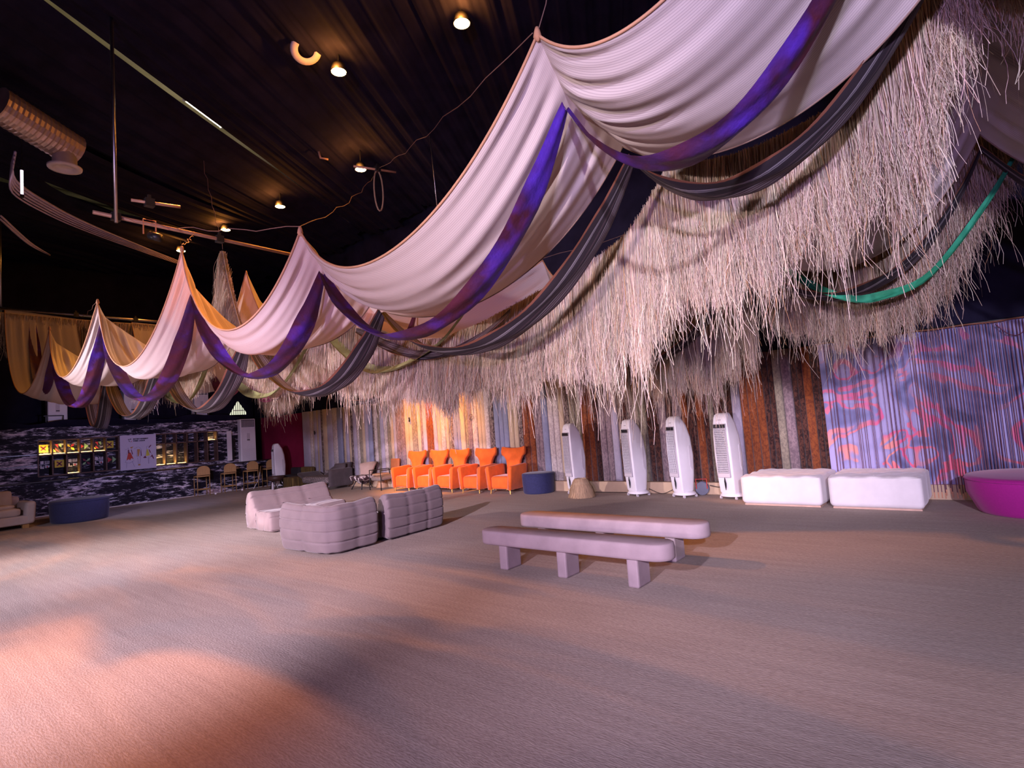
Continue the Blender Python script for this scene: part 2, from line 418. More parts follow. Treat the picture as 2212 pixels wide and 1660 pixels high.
SM = {'L': velvet('lavender_velvet', (.47, .44, .54)), 'W': velvet('ivory_damask', (.68, .62, .58), .4, (.46, .40, .38)),
      'C': velvet('sand_velvet', (.60, .48, .33)), 'D': velvet('umber_damask', (.30, .23, .20), .7, (.07, .05, .05)),
      'B': velvet('slate_velvet', (.27, .30, .43)), 'T': velvet('olive_taupe_damask', (.34, .30, .22), .5, (.22, .19, .15)),
      'M': velvet('mauve_damask', (.32, .24, .25), .6, (.19, .14, .16)), 'R': velvet('rust_velvet', (.30, .085, .025), .5, (.17, .045, .02)),
      'K': velvet('dark_chocolate_damask', (.115, .045, .03), .6, (.03, .014, .014))}
clad = thing('fabric_strip_wall', 'row of upright rounded fabric strips in many colours covering the long wall', 'wall covering', (11.05, 10.6, .23), world=True)
ent = [(float(e[:-1]), e[-1]) for e in STRIPS.split(';')]
ent.append((1.98, '.'))
for (y0, c), (y1, _) in zip(ent[:-1], ent[1:]):
    wd = y0-y1; yc = (y0+y1)/2; dp = min(.07, wd*.33)
    n = 8
    def ring(z): return [(11.09-dp*math.sin(PI*k/n)**.6 if 0 < k < n else 11.09, yc-wd/2*math.cos(PI*k/n), z) for k in range(n+1)]
    top = 2.65+random.uniform(-.008, .008)
    obj('fabric_strip', MB().loft([ring(.235), ring(top)]), SM[c], clad, smooth=True)
M_ply = mat('raw_board', (.50, .37, .24), .8, var=.08, nscale=3)
struct('baseboard_back', MB().box(11.03, 6.8, .115, .18, 13.6, .23).box(11.03, 16.8, .115, .18, 6.0, .23), M_ply, bevel=.006)
# maroon panel beside the bar
M_maroon = mat('maroon_felt', (.20, .012, .045), .9, var=.06, spec=.1)
struct('trim_2', MB().box(11.07, 21.0, 1.32, .05, 3.6, 2.64), M_maroon)
struct('trim_3', MB().box(11.03, 22.45, 1.32, .09, .35, 2.66), M_black_cloth)

# small printed marks stuck on the strips
M_mark = mat('white_print', (.75, .72, .72), .6); M_markd = mat('dark_print', (.02, .02, .02), .6)
def disc(m, y, z, r, x, n=20):
    m.loft([[(x, y+r*math.cos(2*PI*k/n), z+r*math.sin(2*PI*k/n)) for k in range(n)], [(x-.003, y+r*math.cos(2*PI*k/n), z+r*math.sin(2*PI*k/n)) for k in range(n)]])
def ringm(m, y, z, r0, r1, x, n=24):
    for k in range(n):
        a, b = 2*PI*k/n, 2*PI*(k+1)/n
        q = [(x, y+r*math.cos(t), z+r*math.sin(t)) for r, t in ((r0, a), (r1, a), (r1, b), (r0, b))]
        m.add(q, [(0, 1, 2, 3)])
b = MB(); ringm(b, 4.05, 2.02, .05, .085, 11.02); ringm(b, 4.05, 2.02, .022, .038, 11.02); disc(b, 4.05, 2.02, .01, 11.02)
for k in range(8): b.box(11.018, 4.05+.068*math.cos(k*PI/4), 2.02+.068*math.sin(k*PI/4), .004, .012, .02, rx=k*PI/4)
tag(obj('round_sticker', b, M_mark), 'white round ringed emblem sticker on dark strips right of the third air cooler', 'sticker')
for y, z, lab in ((10.5, 1.92, 'thin dark circle emblem on the pale strips above the orange chairs'), (16.0, 1.92, 'thin dark circle emblem on the lavender strips above the grey sofa')):
    b = MB(); ringm(b, y, z, .072, .085, 10.99); ringm(b, y, z, .03, .038, 10.988); b.box(10.988, y, z, .003, .012, .1, rx=.6)
    tag(obj('round_emblem', b, M_markd), lab, 'sticker')
for y, z, lab in ((13.05, 2.0, 'small black and white figure mark on the sand strips'), (18.25, 1.85, 'small black figure mark on the far lavender strips')):
    b = MB(); disc(b, y, z+.05, .035, 10.99, 10); b.box(10.99, y, z-.02, .004, .06, .07); b.box(10.99, y-.03, z+.02, .004, .09, .02, rx=.5)
    tag(obj('figure_mark', b, M_markd), lab, 'sticker')

# ---------------------------------------------------------------- bead-string curtain over printed cloth
M_flame = flame_print_mat()
cur = thing('string_curtain', 'lavender and coral printed cloth behind hanging maroon bead strings', 'curtain', (10.95, .3, .1), world=True)
def back(u, v):
    y = 2.02-4.6*u
    return (11.0-.03*math.sin(2*PI*11*u)-.012*math.sin(2*PI*29*u+1), y, .16+2.48*v)
obj('printed_backing', MB().grid(back, 120, 6), M_flame, cur, smooth=True)
M_string = mat('maroon_string', (.11, .025, .05), .6, var=.3, nscale=30)
M_bead = mat('copper_bead', (.55, .28, .16), .3, .6, var=.2)
sb, bb, tb = MB(), MB(), MB()
y = 2.0
while y > -2.5:
    dense = y > .75
    y -= random.choice((.010, .014, .02, .03, .05, .08)) if dense else random.uniform(.032, .046)
    w_ = .0028 if dense else .0055
    x = 10.93+random.uniform(-.02, .02); k = random.uniform(-.012, .012)
    zb = random.uniform(.03, .12)
    sb.box(x, y+k/2, (2.63+zb)/2, w_*2, w_*2, 2.63-zb, rx=k/2.6)
    tb.box(x, y+k, zb+.03, .016, .016, .09)
    for _ in range(3 if dense else 1):
        z = random.uniform(.3, 2.5); bb.lathe([(.001, z-.006), (.007, z), (.001, z+.006)], x-.008, y+k/2, 5, cap=False)
tag(obj('bead_strings', sb, M_string, cur), kind='stuff')
tag(obj('beads', bb, M_bead, cur), kind='stuff')
tag(obj('tassels', tb, M_bead, cur), kind='stuff')
obj('curtain_rail', MB().tube([(10.95, 2.05, 2.66), (10.95, -2.6, 2.66)], .018, 8), M_black_metal, cur, smooth=True)
obj('rail_rope', MB().tube([(10.92, 2.05-.1*i, 2.645+.006*math.sin(i)) for i in range(46)], .012, 6), mat('brown_rope', (.22, .09, .05), .8), cur, smooth=True)
obj('loose_cord', MB().tube([(10.9, -.35-.035*i, 2.6-.2*math.sin(PI*i/12)) for i in range(13)], .006, 5), M_string, cur, smooth=True)
# ---------------------------------------------------------------- draped canopies over the hall
def smooth(t): return t*t*(3-2*t)
def ridge_pt(R, t):
    A, B, C = R
    if t < .32: k = t/.32; p = A+(B-A)*k
    else: k = (t-.32)/.68; p = B+(C-B)*k
    q = A*(1-t)**2+B*2*t*(1-t)+C*t*t
    return p*.6+q*.4
def cat_(s, k=1.6): return (math.cosh(k)-math.cosh(k*(2*s-1)))/(math.cosh(k)-1)
def set_uv(o, uvs, nu, nv):
    me = o.data; uvl = me.uv_layers.new(name='UVMap')
    for lp in me.loops: uvl.data[lp.index].uv = uvs[lp.vertex_index]
def cloth_bay(parent, Ri, Rj, sA, sC, seed, wide=.12, nu=84, nv=60, fold=.06):
    r = random.Random(seed); ph = [r.random()*6.28 for _ in range(6)]
    L = (Rj[1]-Ri[1]).length; uvs = []
    def pt(s, t):
        ri, rj = ridge_pt(Ri, t), ridge_pt(Rj, t)
        p = ri*(1-s)+rj*s; c = cat_(s)
        p = p+Vector((0, 0, -1))*(c*(sA*(1-t)+sC*t+.10*math.sin(PI*t)))
        p.x += wide*c*(2*t-1)
        for d, e0 in ((s, ph[0]), (1-s, ph[1])):
            a = d*L
            env = min(1, a/.2)*math.exp(-a/.42)*(1-.35*t)
            f = (math.cos(2*PI*6.2*t**.8+e0)+.6*math.cos(2*PI*10.3*t**.8+2*e0))
            p += Vector((-.55, 0, -.83))*(fold*f*env*(1 if .02 < t < .98 else .4))
        p += Vector((-.4, 0, -.9))*(.020*c*(math.sin(2*PI*2.3*t+ph[2]+2.5*s)*(.4+t)+.45*math.sin(2*PI*7.7*t+ph[3]-3*s)*max(0, math.sin(3*PI*s+ph[4])))*math.sin(PI*t))
        return p
    def fn(u, v):
        s = u
        uvs.append((s*L, v*2.2+.10*s*L)); return pt(s, v)
    m = MB().grid(fn, nu, nv)
    o = obj('cloth_panel', m, M_cream, parent, smooth=True); set_uv(o, uvs, nu, nv)
    o_ = o
    obj('edge_cord', MB().tube([pt(i/60, 0) for i in range(61)], .011, 5), mat('tan_cord', (.48, .26, .15), .9), o_, smooth=True)
    obj('edge_cord', MB().tube([pt(i/60, 1) for i in range(61)], .008, 5), mat('brown_hem', (.20, .13, .10), .9), o_, smooth=True)
def V3(x, y, z): return Vector((x, y, z))
SY = {7: -3.4, 6: -.30, 5: 2.01, 4: 5.07, 3: 8.04, 2: 11.82, 1: 15.28, 0: 18.5}
FR = {7: ((3, 4.7), (3.3, 4.3), (4.1, 4.2)), 6: ((3, 5.5), (3.3, 5.2), (4.15, 4.38)), 5: ((3, 4.25), (3.3, 3.90), (4.12, 3.86)), 4: ((3, 3.75), (3.25, 3.40), (3.82, 3.10)),
      3: ((3, 4.33), (3.15, 3.75), (3.70, 3.30)), 2: ((3, 4.36), (3.10, 4.05), (3.85, 3.55)), 1: ((3, 4.45), (3.10, 4.10), (3.9, 3.6)), 0: ((2.75, 5.46), (3.3, 5.42), (4.2, 5.36))}
FSAG = {76: (.9, .9), 65: (.87, .50), 54: (.88, .57), 43: (1.07, .38), 32: (1.37, .52), 21: (1.20, .50), 10: (1.75, 1.45)}
def R_(d, k): return tuple(V3(x, SY[k], z) for x, z in d[k])
can1 = thing('front_canopy', 'long pinstriped cream cloth canopy, nearest the camera, slung between high tied peaks', 'canopy', (3.0, 2.0, 4.2), world=True)
for a in range(7, 0, -1):
    cloth_bay(can1, R_(FR, a), R_(FR, a-1), *FSAG[a*10+a-1], seed=a)
# tie knots at the peaks
for k in range(7, 0, -1):
    A = R_(FR, k)[0]
    obj('tie_knot', MB().lathe([(.005, A.z-.05), (.03, A.z-.02), (.022, A.z+.02), (.012, A.z+.05)], A.x, A.y, 8), mat('tan_cord', (.48, .26, .15)), can1, smooth=True)
BK = {7: ((5.9, 4.6), (6.2, 4.2), (7.0, 4.1)), 6: ((5.9, 4.9), (6.2, 4.5), (7.0, 4.1)), 5: ((5.9, 4.1), (6.2, 3.8), (6.95, 3.72)), 4: ((7.2, 4.22), (7.4, 3.75), (7.95, 3.45)),
      3: ((5.95, 3.95), (6.2, 3.7), (7.0, 3.6)), 2: ((5.68, 5.37), (6.0, 4.6), (6.9, 4.2)), 1: ((5.9, 4.4), (6.2, 4.1), (7, 3.9)), 0: ((5.5, 5.40), (6.1, 5.38), (7.0, 5.36))}
BSAG = {76: (1, 1), 65: (1.0, .80), 54: (.85, .90), 43: (.42, .45), 32: (1.35, 1.25), 21: (1.2, 1.0), 10: (1.5, 1.3)}
can2 = thing('rear_canopy', 'second cream cloth canopy behind the raffia fringe, glowing orange under the amber lamps', 'canopy', (6.0, 2.0, 4.1), world=True)
for a in range(7, 0, -1):
    cloth_bay(can2, R_(BK, a), R_(BK, a-1), *BSAG[a*10+a-1], seed=20+a, nu=48, nv=30)

# ribbon garlands
def ribbon(parent, pts, width, mt, wdir=Vector((1, 0, -.12)), name='swag', n=40, wob=.02):
    pts = [Vector(p) for p in pts]
    def cm(u):
        x = u*(len(pts)-1); i = min(int(x), len(pts)-2); f = x-i
        p0, p1, p2, p3 = pts[max(i-1, 0)], pts[i], pts[i+1], pts[min(i+2, len(pts)-1)]
        return .5*((2*p1)+(p2-p0)*f+(2*p0-5*p1+4*p2-p3)*f*f+(3*p1-p0-3*p2+p3)*f**3)
    uvs = []
    wd = wdir.normalized()
    ph = random.random()*6
    def fn(u, v):
        uvs.append((u, v)); pin = .35+.65*min(1, min(u, 1-u)*9)
        p = cm(u)+wd*((v-.5)*width*pin)
        p.z += wob*math.sin(9*v+u*25+ph)*.5-wob*1.5*math.sin(PI*v)
        return p
    o = obj(name, MB().grid(fn, n, 8), mt, parent, smooth=True); set_uv(o, uvs, n, 8); return o
def sag_pts(p, q, sag, n=14):
    return [Vector(p).lerp(Vector(q), i/n)-Vector((0, 0, sag*cat_(i/n))) for i in range(n+1)]
g1 = thing('purple_garland', 'wide purple-blue silk ribbon looping in swags under the front canopy', 'ribbon', (3.3, 2.0, 3.9), world=True)
RS = {76: 1.0, 65: 1.22, 54: 1.10, 43: 1.10, 32: 1.42, 21: 1.42, 10: 1.6}
for a in range(7, 0, -1):
    p, q = R_(FR, a)[1], R_(FR, a-1)[1]
    d = V3(-.02, 0, -.03)
    ribbon(g1, sag_pts(p+d, q+d, RS[a*10+a-1]), .24, M_purple)
g2 = thing('striped_garland', 'dark brown ribbon with grey stripes looping along the rear hem of the front canopy', 'ribbon', (4.2, 2.0, 3.8), world=True)
CS = {76: 1.0, 65: .93, 54: .95, 43: .92, 32: 1.12, 21: 1.15, 10: 2.0}
for a in range(7, 0, -1):
    p, q = R_(FR, a)[2], R_(FR, a-1)[2]; d = V3(.15, 0, -.05)
    if a == 6: p = p+V3(.1, 0, .5)
    if a == 7: q = q+V3(.1, 0, .5)
    ribbon(g2, sag_pts(p+d, q+d, CS[a*10+a-1]), .29, M_stripe, Vector((1, 0, -.25)))
g3 = thing('rear_striped_garland', 'dark striped ribbon with rust edge looping under the rear canopy', 'ribbon', (7.1, 2.0, 3.6), world=True)
for a in range(7, 1, -1):
    p, q = R_(BK, a)[2], R_(BK, a-1)[2]; d = V3(.12, 0, -.1)
    ribbon(g3, sag_pts(p+d, q+d, BSAG[a*10+a-1][1]+.2), .30, M_stripe, Vector((1, 0, -.25)))
g4 = thing('green_garland', 'narrow emerald green ribbon looping before the rear raffia at the right', 'ribbon', (7.2, 1.0, 3), world=True)
ribbon(g4, [(7.15, -.9, 4.6), (7.15, -.62, 4.02), (7.1, -.28, 3.45), (7.05, .21, 2.86), (7.0, .66, 2.71), (7.0, .95, 2.76), (7.0, 1.38, 3.06), (7.0, 2.0, 3.75)], .11, M_green, Vector((.6, 0, .8)))
ribbon(g4, [(6.6, 2.02, 3.85), (6.6, 2.3, 3.55), (6.6, 2.6, 3.1), (6.7, 3.1, 2.75), (6.8, 3.8, 2.68), (7, 4.5, 2.9), (7.3, 5.07, 3.4)], .12, M_green, Vector((.6, 0, .8)))
g5 = thing('olive_garland', 'olive green ribbon looping in front of the raffia behind the middle peak', 'ribbon', (5.0, 6.2, 2.6), world=True)
ribbon(g5, [(5.0, 4.3, 3.45), (4.98, 4.9, 2.98), (4.98, 5.33, 2.74), (4.98, 6.2, 2.56), (5.0, 7.0, 2.72), (5.0, 8.04, 3.5)], .17, M_olive, Vector((.7, 0, .5)))
ribbon(g5, [(5.0, 8.04, 3.5), (5.0, 9.0, 2.75), (5.0, 9.9, 2.5), (5.0, 10.9, 2.8), (5.0, 11.82, 3.8)], .17, M_olive, Vector((.7, 0, .5)))
ribbon(g5, [(5.0, 11.82, 3.8), (5.0, 12.8, 2.9), (5.0, 13.6, 2.7), (5.0, 14.6, 3.0), (5.0, 15.28, 3.7)], .17, M_olive, Vector((.7, 0, .5)))
g6 = thing('plum_garland', 'plum and rust silk ribbon looping low in the far middle of the rear canopy', 'ribbon', (6.3, 9.0, 2.6), world=True)
for y0, y1, zl in ((7.0, 9.6, 2.78), (9.0, 11.8, 2.62), (10.8, 13.6, 2.6), (13.0, 15.5, 2.85)):
    ribbon(g6, sag_pts((6.2, y0, 3.7), (6.4, y1, 3.7), 3.7-zl), .22, M_plum, Vector((.8, 0, .4)))
g7 = thing('rust_garland', 'thin rust-edged dark ribbon crossing the raffia below the orange cloth', 'ribbon', (4.95, 5.0, 2.7), world=True)
ribbon(g7, [(4.9, 6.9, 3.2), (4.95, 6.3, 2.9), (4.98, 5.8, 2.70), (4.98, 5.2, 2.62), (4.98, 4.6, 2.70), (4.95, 4.0, 2.95)], .15, M_stripe, Vector((.5, 0, .8)))

# raffia fringes
def quads_mesh(name, V, Fq, col, mt, parent, off):
    me = bpy.data.meshes.new(name); n = len(Fq)
    V = V-np.array(off)
    me.vertices.add(len(V)); me.vertices.foreach_set('co', V.astype(np.float32).ravel())
    me.loops.add(n*4); me.loops.foreach_set('vertex_index', Fq.astype(np.int32).ravel())
    me.polygons.add(n); me.polygons.foreach_set('loop_start', np.arange(0, n*4, 4, dtype=np.int32))
    me.update(calc_edges=True)
    ca = me.color_attributes.new('Col', 'FLOAT_COLOR', 'POINT')
    ca.data.foreach_set('color', np.c_[col, np.ones(len(col))].astype(np.float32).ravel())
    me.polygons.foreach_set('use_smooth', np.ones(n, dtype=bool))
    me.materials.append(mt); o = link(me, name, parent); return o
def strands(P0, L, rng, width, clump, flip=(-1.0, 0.0), seg=8, wav=.03, tint=(.74, .62, .50), spread=.10, along=(0, 1.0)):
    n = len(P0); t = np.linspace(0, 1, seg+1)[None, :]
    al = np.array([along[0], along[1]]); ac = np.array([-along[1], along[0]])
    pos = np.repeat(P0[:, None, :], seg+1, 1).copy()
    pos[:, :, 2] -= L[:, None]*t
    # arch over the header, gather into clumps towards the tip
    out = (rng.random(n)*.10-.02)[:, None]*np.minimum(1, t*5)
    dr = (clump+rng.normal(0, .02, n))[:, None]*t**1.8
    px_ = rng.normal(0, spread, n)[:, None]*t**1.5
    f1 = rng.uniform(4, 9, n)[:, None]; p1 = rng.uniform(0, 6.28, n)[:, None]; f2 = rng.uniform(9, 18, n)[:, None]
    a1 = (wav*rng.uniform(.2, 1.4, n))[:, None]*t**1.3
    w1 = a1*np.sin(f1*t+p1)+.35*a1*np.sin(f2*t+2*p1); w2 = a1*np.cos(f1*.8*t+1.7*p1)
    for k in range(2):
        pos[:, :, k] += al[k]*(dr+w1)+flip[k]*out+ac[k]*(px_+w2)
    ang = rng.uniform(0, 2*PI, n); wv = np.stack([np.cos(ang), np.sin(ang), np.zeros(n)], 1)
    hw = (width*rng.uniform(.5, 1.2, n))[:, None, None]*(1-.5*t)[:, :, None]/2
    A = pos+wv[:, None, :]*hw; B = pos-wv[:, None, :]*hw
    V = np.stack([A, B], 2).reshape(-1, 3)
    base = (np.arange(n)*(seg+1)*2)[:, None]+(np.arange(seg)*2)[None, :]
    Fq = np.stack([base, base+1, base+3, base+2], 2).reshape(-1, 4)
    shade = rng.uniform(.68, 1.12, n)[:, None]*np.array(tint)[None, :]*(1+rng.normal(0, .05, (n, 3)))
    old = rng.random(n) < .07; shade[old] *= np.array([.75, .52, .36])
    return V, Fq, np.repeat(np.clip(shade, 0, 1), (seg+1)*2, 0)
def fringe(parent, path, u0, u1, dens, length, seed, width=.0075, tint=(.74, .62, .50), header=True):
    """path: list of 3D points; strands hang from the path between arclength fractions"""
    rg = np.random.default_rng(seed)
    P = np.array(path, float)
    # catmull-rom resample
    idx = np.linspace(0, len(P)-1, 400); i = np.minimum(idx.astype(int), len(P)-2); f = (idx-i)[:, None]
    g = lambda k: P[np.clip(k, 0, len(P)-1)]
    Q = .5*(2*g(i)+(g(i+1)-g(i-1))*f+(2*g(i-1)-5*g(i)+4*g(i+1)-g(i+2))*f**2+(3*g(i)-g(i-1)-3*g(i+1)+g(i+2))*f**3)
    seg = np.linalg.norm(np.diff(Q, axis=0), axis=1); s = np.r_[0, np.cumsum(seg)]; tot = s[-1]
    n = int(dens*tot); sv = np.sort(rg.random(n))*tot
    p0 = np.stack([np.interp(sv, s, Q[:, k]) for k in range(3)], 1)
    hd = Q[-1, :2]-Q[0, :2]; hd = hd/np.linalg.norm(hd)
    ncl = max(3, int(tot*11)); cc = np.sort(rg.random(ncl))*tot
    ci = np.argmin(np.abs(sv[:, None]-cc[None, :]), 1); clump = (np.interp(cc, s, Q[:, 0])*hd[0]+np.interp(cc, s, Q[:, 1])*hd[1])[ci]; clump = (clump-(p0[:, 0]*hd[0]+p0[:, 1]*hd[1]))*.55
    cl = rg.uniform(.78, 1.05, ncl)[ci]; cspread = rg.normal(0, .10, ncl)[ci]
    L = np.array([length(q) for q in p0[:, 1]]) if callable(length) else np.full(n, length)
    L = L*cl*rg.uniform(.72, 1.06, n)
    p0[:, :2] += rg.normal(0, .03, n)[:, None]*np.array([-hd[1], hd[0]])[None, :]
    tn = (rg.uniform(.82, 1.08, ncl)[ci])
    V, Fq, C = strands(p0, L, rg, width, clump, seg=8, wav=.045, tint=tint, spread=.05, along=hd)
    C *= np.repeat(tn, 18)[:, None]
    V2, F2, C2 = [], [], []
    ns = int(n*.06); k = rg.choice(n, ns, replace=False)
    v2, f2, c2 = strands(p0[k], L[k]*rg.uniform(1.05, 1.5, ns), rg, width*1.1, rg.normal(0, .06, ns), seg=14, wav=.07, tint=tint, spread=.06, along=hd)
    o = quads_mesh('fibre_fringe', np.r_[V, v2], np.r_[Fq, f2+len(V)], np.r_[C, c2*1.1], M_raffia, parent, parent.location)
    tag(o, kind='stuff')
    if header:
        obj('header_cord', MB().tube([tuple(q) for q in Q[::6]], .016, 6), mat('raffia_cord', (.50, .40, .30), .9), parent, smooth=True)
    return o
Z1 = [(-3.4, 4.6), (-1.9, 4.2), (-.9, 4.6), (-.3, 5.2), (0, 4.64), (.25, 4.26), (.5, 4.07), (.8, 4.0), (1.3, 3.93), (1.75, 3.98), (2.01, 4.12), (2.3, 3.76), (2.63, 3.47), (3.26, 3.26), (4.2, 3.04), (4.75, 2.93),
      (5.4, 2.86), (6.2, 3.0), (7.1, 3.36), (8.04, 3.75), (8.8, 3.42), (9.8, 3.3), (10.9, 3.7), (11.5, 4.75), (11.82, 5.72), (12.12, 4.75), (12.8, 3.9), (14, 3.5), (15.28, 3.8), (16.6, 3.5), (18.2, 4.2)]
fr1 = thing('front_raffia_fringe', 'long pale raffia fringe hanging in deep swags behind the front canopy', 'fringe', (5.2, 2.0, 4.1), world=True)
LY, LL = (-3.4, -.3, .6, 2.0, 2.6, 3.3, 4.2, 5.4, 6.4, 7.2, 8.0, 9, 11, 11.8, 13, 18.2), (1.2, 1.1, 1.25, 1.38, 1.36, 1.22, 1.02, .90, .95, 1.12, 1.1, .8, .8, 1.1, .8, .7)
def len1(y): return float(np.interp(y, LY, LL))*(1+.06*math.sin(y*5.1)+.04*math.sin(y*11))
def cut(Z, a, b, x): return [(x, y, z) for y, z in Z if a-1e-6 <= y <= b+1e-6]
for k, (a, b, dn) in enumerate(((-3.4, -.3, 1500), (-.3, 2.01, 5600), (2.01, 5.4, 5400), (5.4, 8.04, 4200), (8.04, 11.82, 2000), (11.82, 15.28, 1000), (15.28, 18.2, 700))):
    fringe(fr1, cut(Z1, a, b, 5.2), 0, 1, dn, len1, 100+k, width=.0066)
Z2 = [(-3.4, 4.4), (-1.5, 4.3), (-.8, 4.9), (-.3, 4.4), (.2, 3.55), (.7, 3.28), (1.2, 3.28), (1.7, 3.55), (1.93, 3.8)]
Z3 = [(2.1, 3.8), (2.4, 3.5), (3.0, 3.3), (4, 3.3), (5.07, 3.7)]
Z4 = [(5.07, 3.7), (6.5, 3.25), (8.04, 3.8)]
Z5 = [(8.04, 3.8), (10, 3.4), (11.82, 4.1), (14, 3.4), (15.28, 3.8)]
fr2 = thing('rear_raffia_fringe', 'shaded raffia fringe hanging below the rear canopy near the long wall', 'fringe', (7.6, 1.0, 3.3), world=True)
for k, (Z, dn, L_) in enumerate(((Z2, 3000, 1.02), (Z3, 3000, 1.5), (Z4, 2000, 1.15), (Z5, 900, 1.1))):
    fringe(fr2, [(7.6, y, z) for y, z in Z], 0, 1, dn, L_, 200+k, width=.0066, tint=(.56, .45, .36))  # darker tint puts the rear fringe's shade into its colour
fr3 = thing('end_raffia_fringe', 'dim raffia fringe hanging along the far end pipe by the bar', 'fringe', (4.5, 18.45, 5.3), world=True)
fringe(fr3, [(2.2, 18.47, 5.36), (5.0, 18.47, 5.33), (7.9, 18.47, 5.40)], 0, 1, 420, 1.3, 300, width=.012)

# ---------------------------------------------------------------- hanging pipes, wires, vents and lamps
def pipe(name, lab, pts, r, mt, cat='pipe', clamps=()):
    t = thing(name, lab, cat, pts[0], world=True)
    obj('tube', MB().tube(pts, r, 10), mt, t, smooth=True)
    for c in clamps: obj('clamp', MB().box(*c, .11, .09, .11).box(c[0], c[1], c[2]+.07, .04, .03, .08), M_black_metal, t)
    return t
M_amber_pipe = mat('amber_lit_pipe', (.42, .25, .17), .5, .2, var=.2)  # orange-brown puts the amber lamps' light into the pipe colour
pipe('hanging_pipe', 'steel pipe hung level across the hall, lit orange, on a drop pole', [(2.28, 9.12, 5.0), (5.4, 9.24, 5.0)], .028, M_amber_pipe, clamps=((2.55, 9.13, 5.0), (4.0, 9.19, 5.0)))
pipe('drop_pole', 'tall thin steel pole dropping from the ceiling to the orange-lit pipe', [(2.54, 9.08, 4.9), (2.54, 9.08, 8.05)], .024, M_steel)
pipe('short_pipe', 'short pipe piece, amber light in its colour, hanging behind the tall drop pole', [(2.52, 8.38, 5.0), (3.07, 8.23, 5.0)], .02, M_amber_pipe, clamps=((2.72, 8.33, 5.0),))
pipe('end_pipe', 'long steel pipe carrying the far end of the canopies', [(2.6, 18.5, 5.47), (8.0, 18.5, 5.47)], .035, M_steel, clamps=((4.2, 18.5, 5.47), (5.6, 18.5, 5.47)))
pipe('end_pole', 'thin pole at the left edge holding the far end pipe', [(2.68, 18.55, 5.4), (2.68, 18.55, 8.05)], .03, M_steel)
pipe('lamp_pipe', 'short pipe with a clamp beside the third amber lamp', [(6.55, 9.0, 6.98), (7.36, 8.69, 7.0)], .022, M_amber_pipe, clamps=((7.0, 8.83, 7.0),))
pipe('pipe_stub', 'tiny pipe stub poking from the black ceiling cloth', [(6.70, 10.5, 8.06), (6.76, 10.46, 7.76), (6.90, 10.38, 7.74)], .022, M_amber_pipe)
pipe('hanging_rod', 'thin pale rod hanging from the ceiling right of the lamps', [(8.0, 8.3, 8.1), (8.05, 8.25, 6.2)], .010, M_steel)
b = MB().tube([(7.0+.11*math.sin(2*PI*k/20), 8.83, 6.55+.42*math.cos(2*PI*k/20)) for k in range(21)], .016, 5, cap=False)
tag(obj('strap_loop', b, mat('webbing', (.22, .16, .12), .9)), 'webbing strap loop hanging below the lamp pipe', 'strap')
M_wire = mat('thin_wire', (.20, .12, .10), .7)
def wire(lab, a, b_, sag):
    a, b_ = Vector(a), Vector(b_)
    pts = [a.lerp(b_, i/16)-Vector((0, 0, sag*4*(i/16)*(1-i/16)))+Vector((.02*math.sin(i*2.1), 0, .02*math.sin(i*1.7))) for i in range(17)]
    return tag(obj('tie_wire', MB().tube(pts, .0045, 4), M_wire), lab, 'wire')
wire('thin tie wire from the tallest near peak up to the ceiling', (3.02, 2.01, 4.3), (4.4, 1.9, 7.86), .05)
wire('thin tie wire between the nearest and the middle canopy peaks', (3.0, 2.05, 4.28), (7.0, 8.8, 7.0), .1)
wire('thin tie wire from the middle peak to the lamp pipe', (3.0, 5.07, 3.8), (7.0, 8.8, 6.98), .15)
wire('thin tie wire from the middle peak to the hanging pipe', (3.0, 5.07, 3.8), (2.6, 9.1, 5.0), .1)
wire('thin tie wire on the tall peak left of the middle one', (3.0, 8.04, 4.4), (3.6, 9.15, 5.0), .03)
wire('thin tie wire from the far peak to the end pipe', (3.0, 11.82, 4.4), (4.2, 18.5, 5.47), .15)
wire('thin tie wire of the yellow-lit rear peak', (7.2, 5.07, 4.25), (10.9, 2.3, 5.6), .05)
wire('thin tie wire of the raffia spire', (5.2, 11.82, 5.75), (4.9, 11.9, 7.6), .02)

def lamp(i, x, y, lab, z=7.6):
    t = thing('pendant_lamp', lab, 'lamp', (x, y, z), 0, 'amber ceiling lamps')
    obj('lamp_shade', MB().lathe([(.03, .14), (.10, .13), (.118, .06), (.132, .0), (.128, -.004), (.112, .05), (.02, .10)], n=20), M_black_metal, t, smooth=True)
    M_bulb = MATS.get('bulb') or MATS.setdefault('bulb', emit('amber_bulb', (1.0, .62, .22), 30))
    obj('bulb', MB().lathe([(.002, -.022), (.07, -.014), (.118, .004), (.10, .03), (.01, .04)], n=20), M_bulb, t, smooth=True)
    obj('hanger', MB().tube([(0, 0, .13), (.01, 0, .62)], .012, 6).box(0, 0, .16, .05, .05, .05), M_black_metal, t)
    if i >= 0:
        s = spot('lamp_light', (x, y, z-.05), (x-4.2, y-1.2, 2.2), 480 if i < 4 else 150, AMBER, 84, .7, .1)
        point('lamp_glow', (x-.17, y-.12, z+.02), 42.0, (1.0, .34, .05), .05)  # added point beside the shade, throws the halo on the ceiling cloth
lamp(0, 5.88, 5.26, 'amber pendant lamp nearest the top edge, right of the others')
lamp(1, 5.24, 7.46, 'amber pendant lamp below the half-hidden vent ring')
lamp(2, 7.53, 10.09, 'amber pendant lamp beside the short clamped pipe')
lamp(3, 7.23, 13.1, 'amber pendant lamp above the middle canopy peak')
lamp(4, 6.92, 15.5, 'small amber pendant lamp seen edge-on left of the lamp above the middle peak')
lamp(5, 6.69, 18.0, 'farthest amber lamp glowing at the tip of a canopy peak')
M_vent = mat('vent_white', (.62, .55, .50), .5)
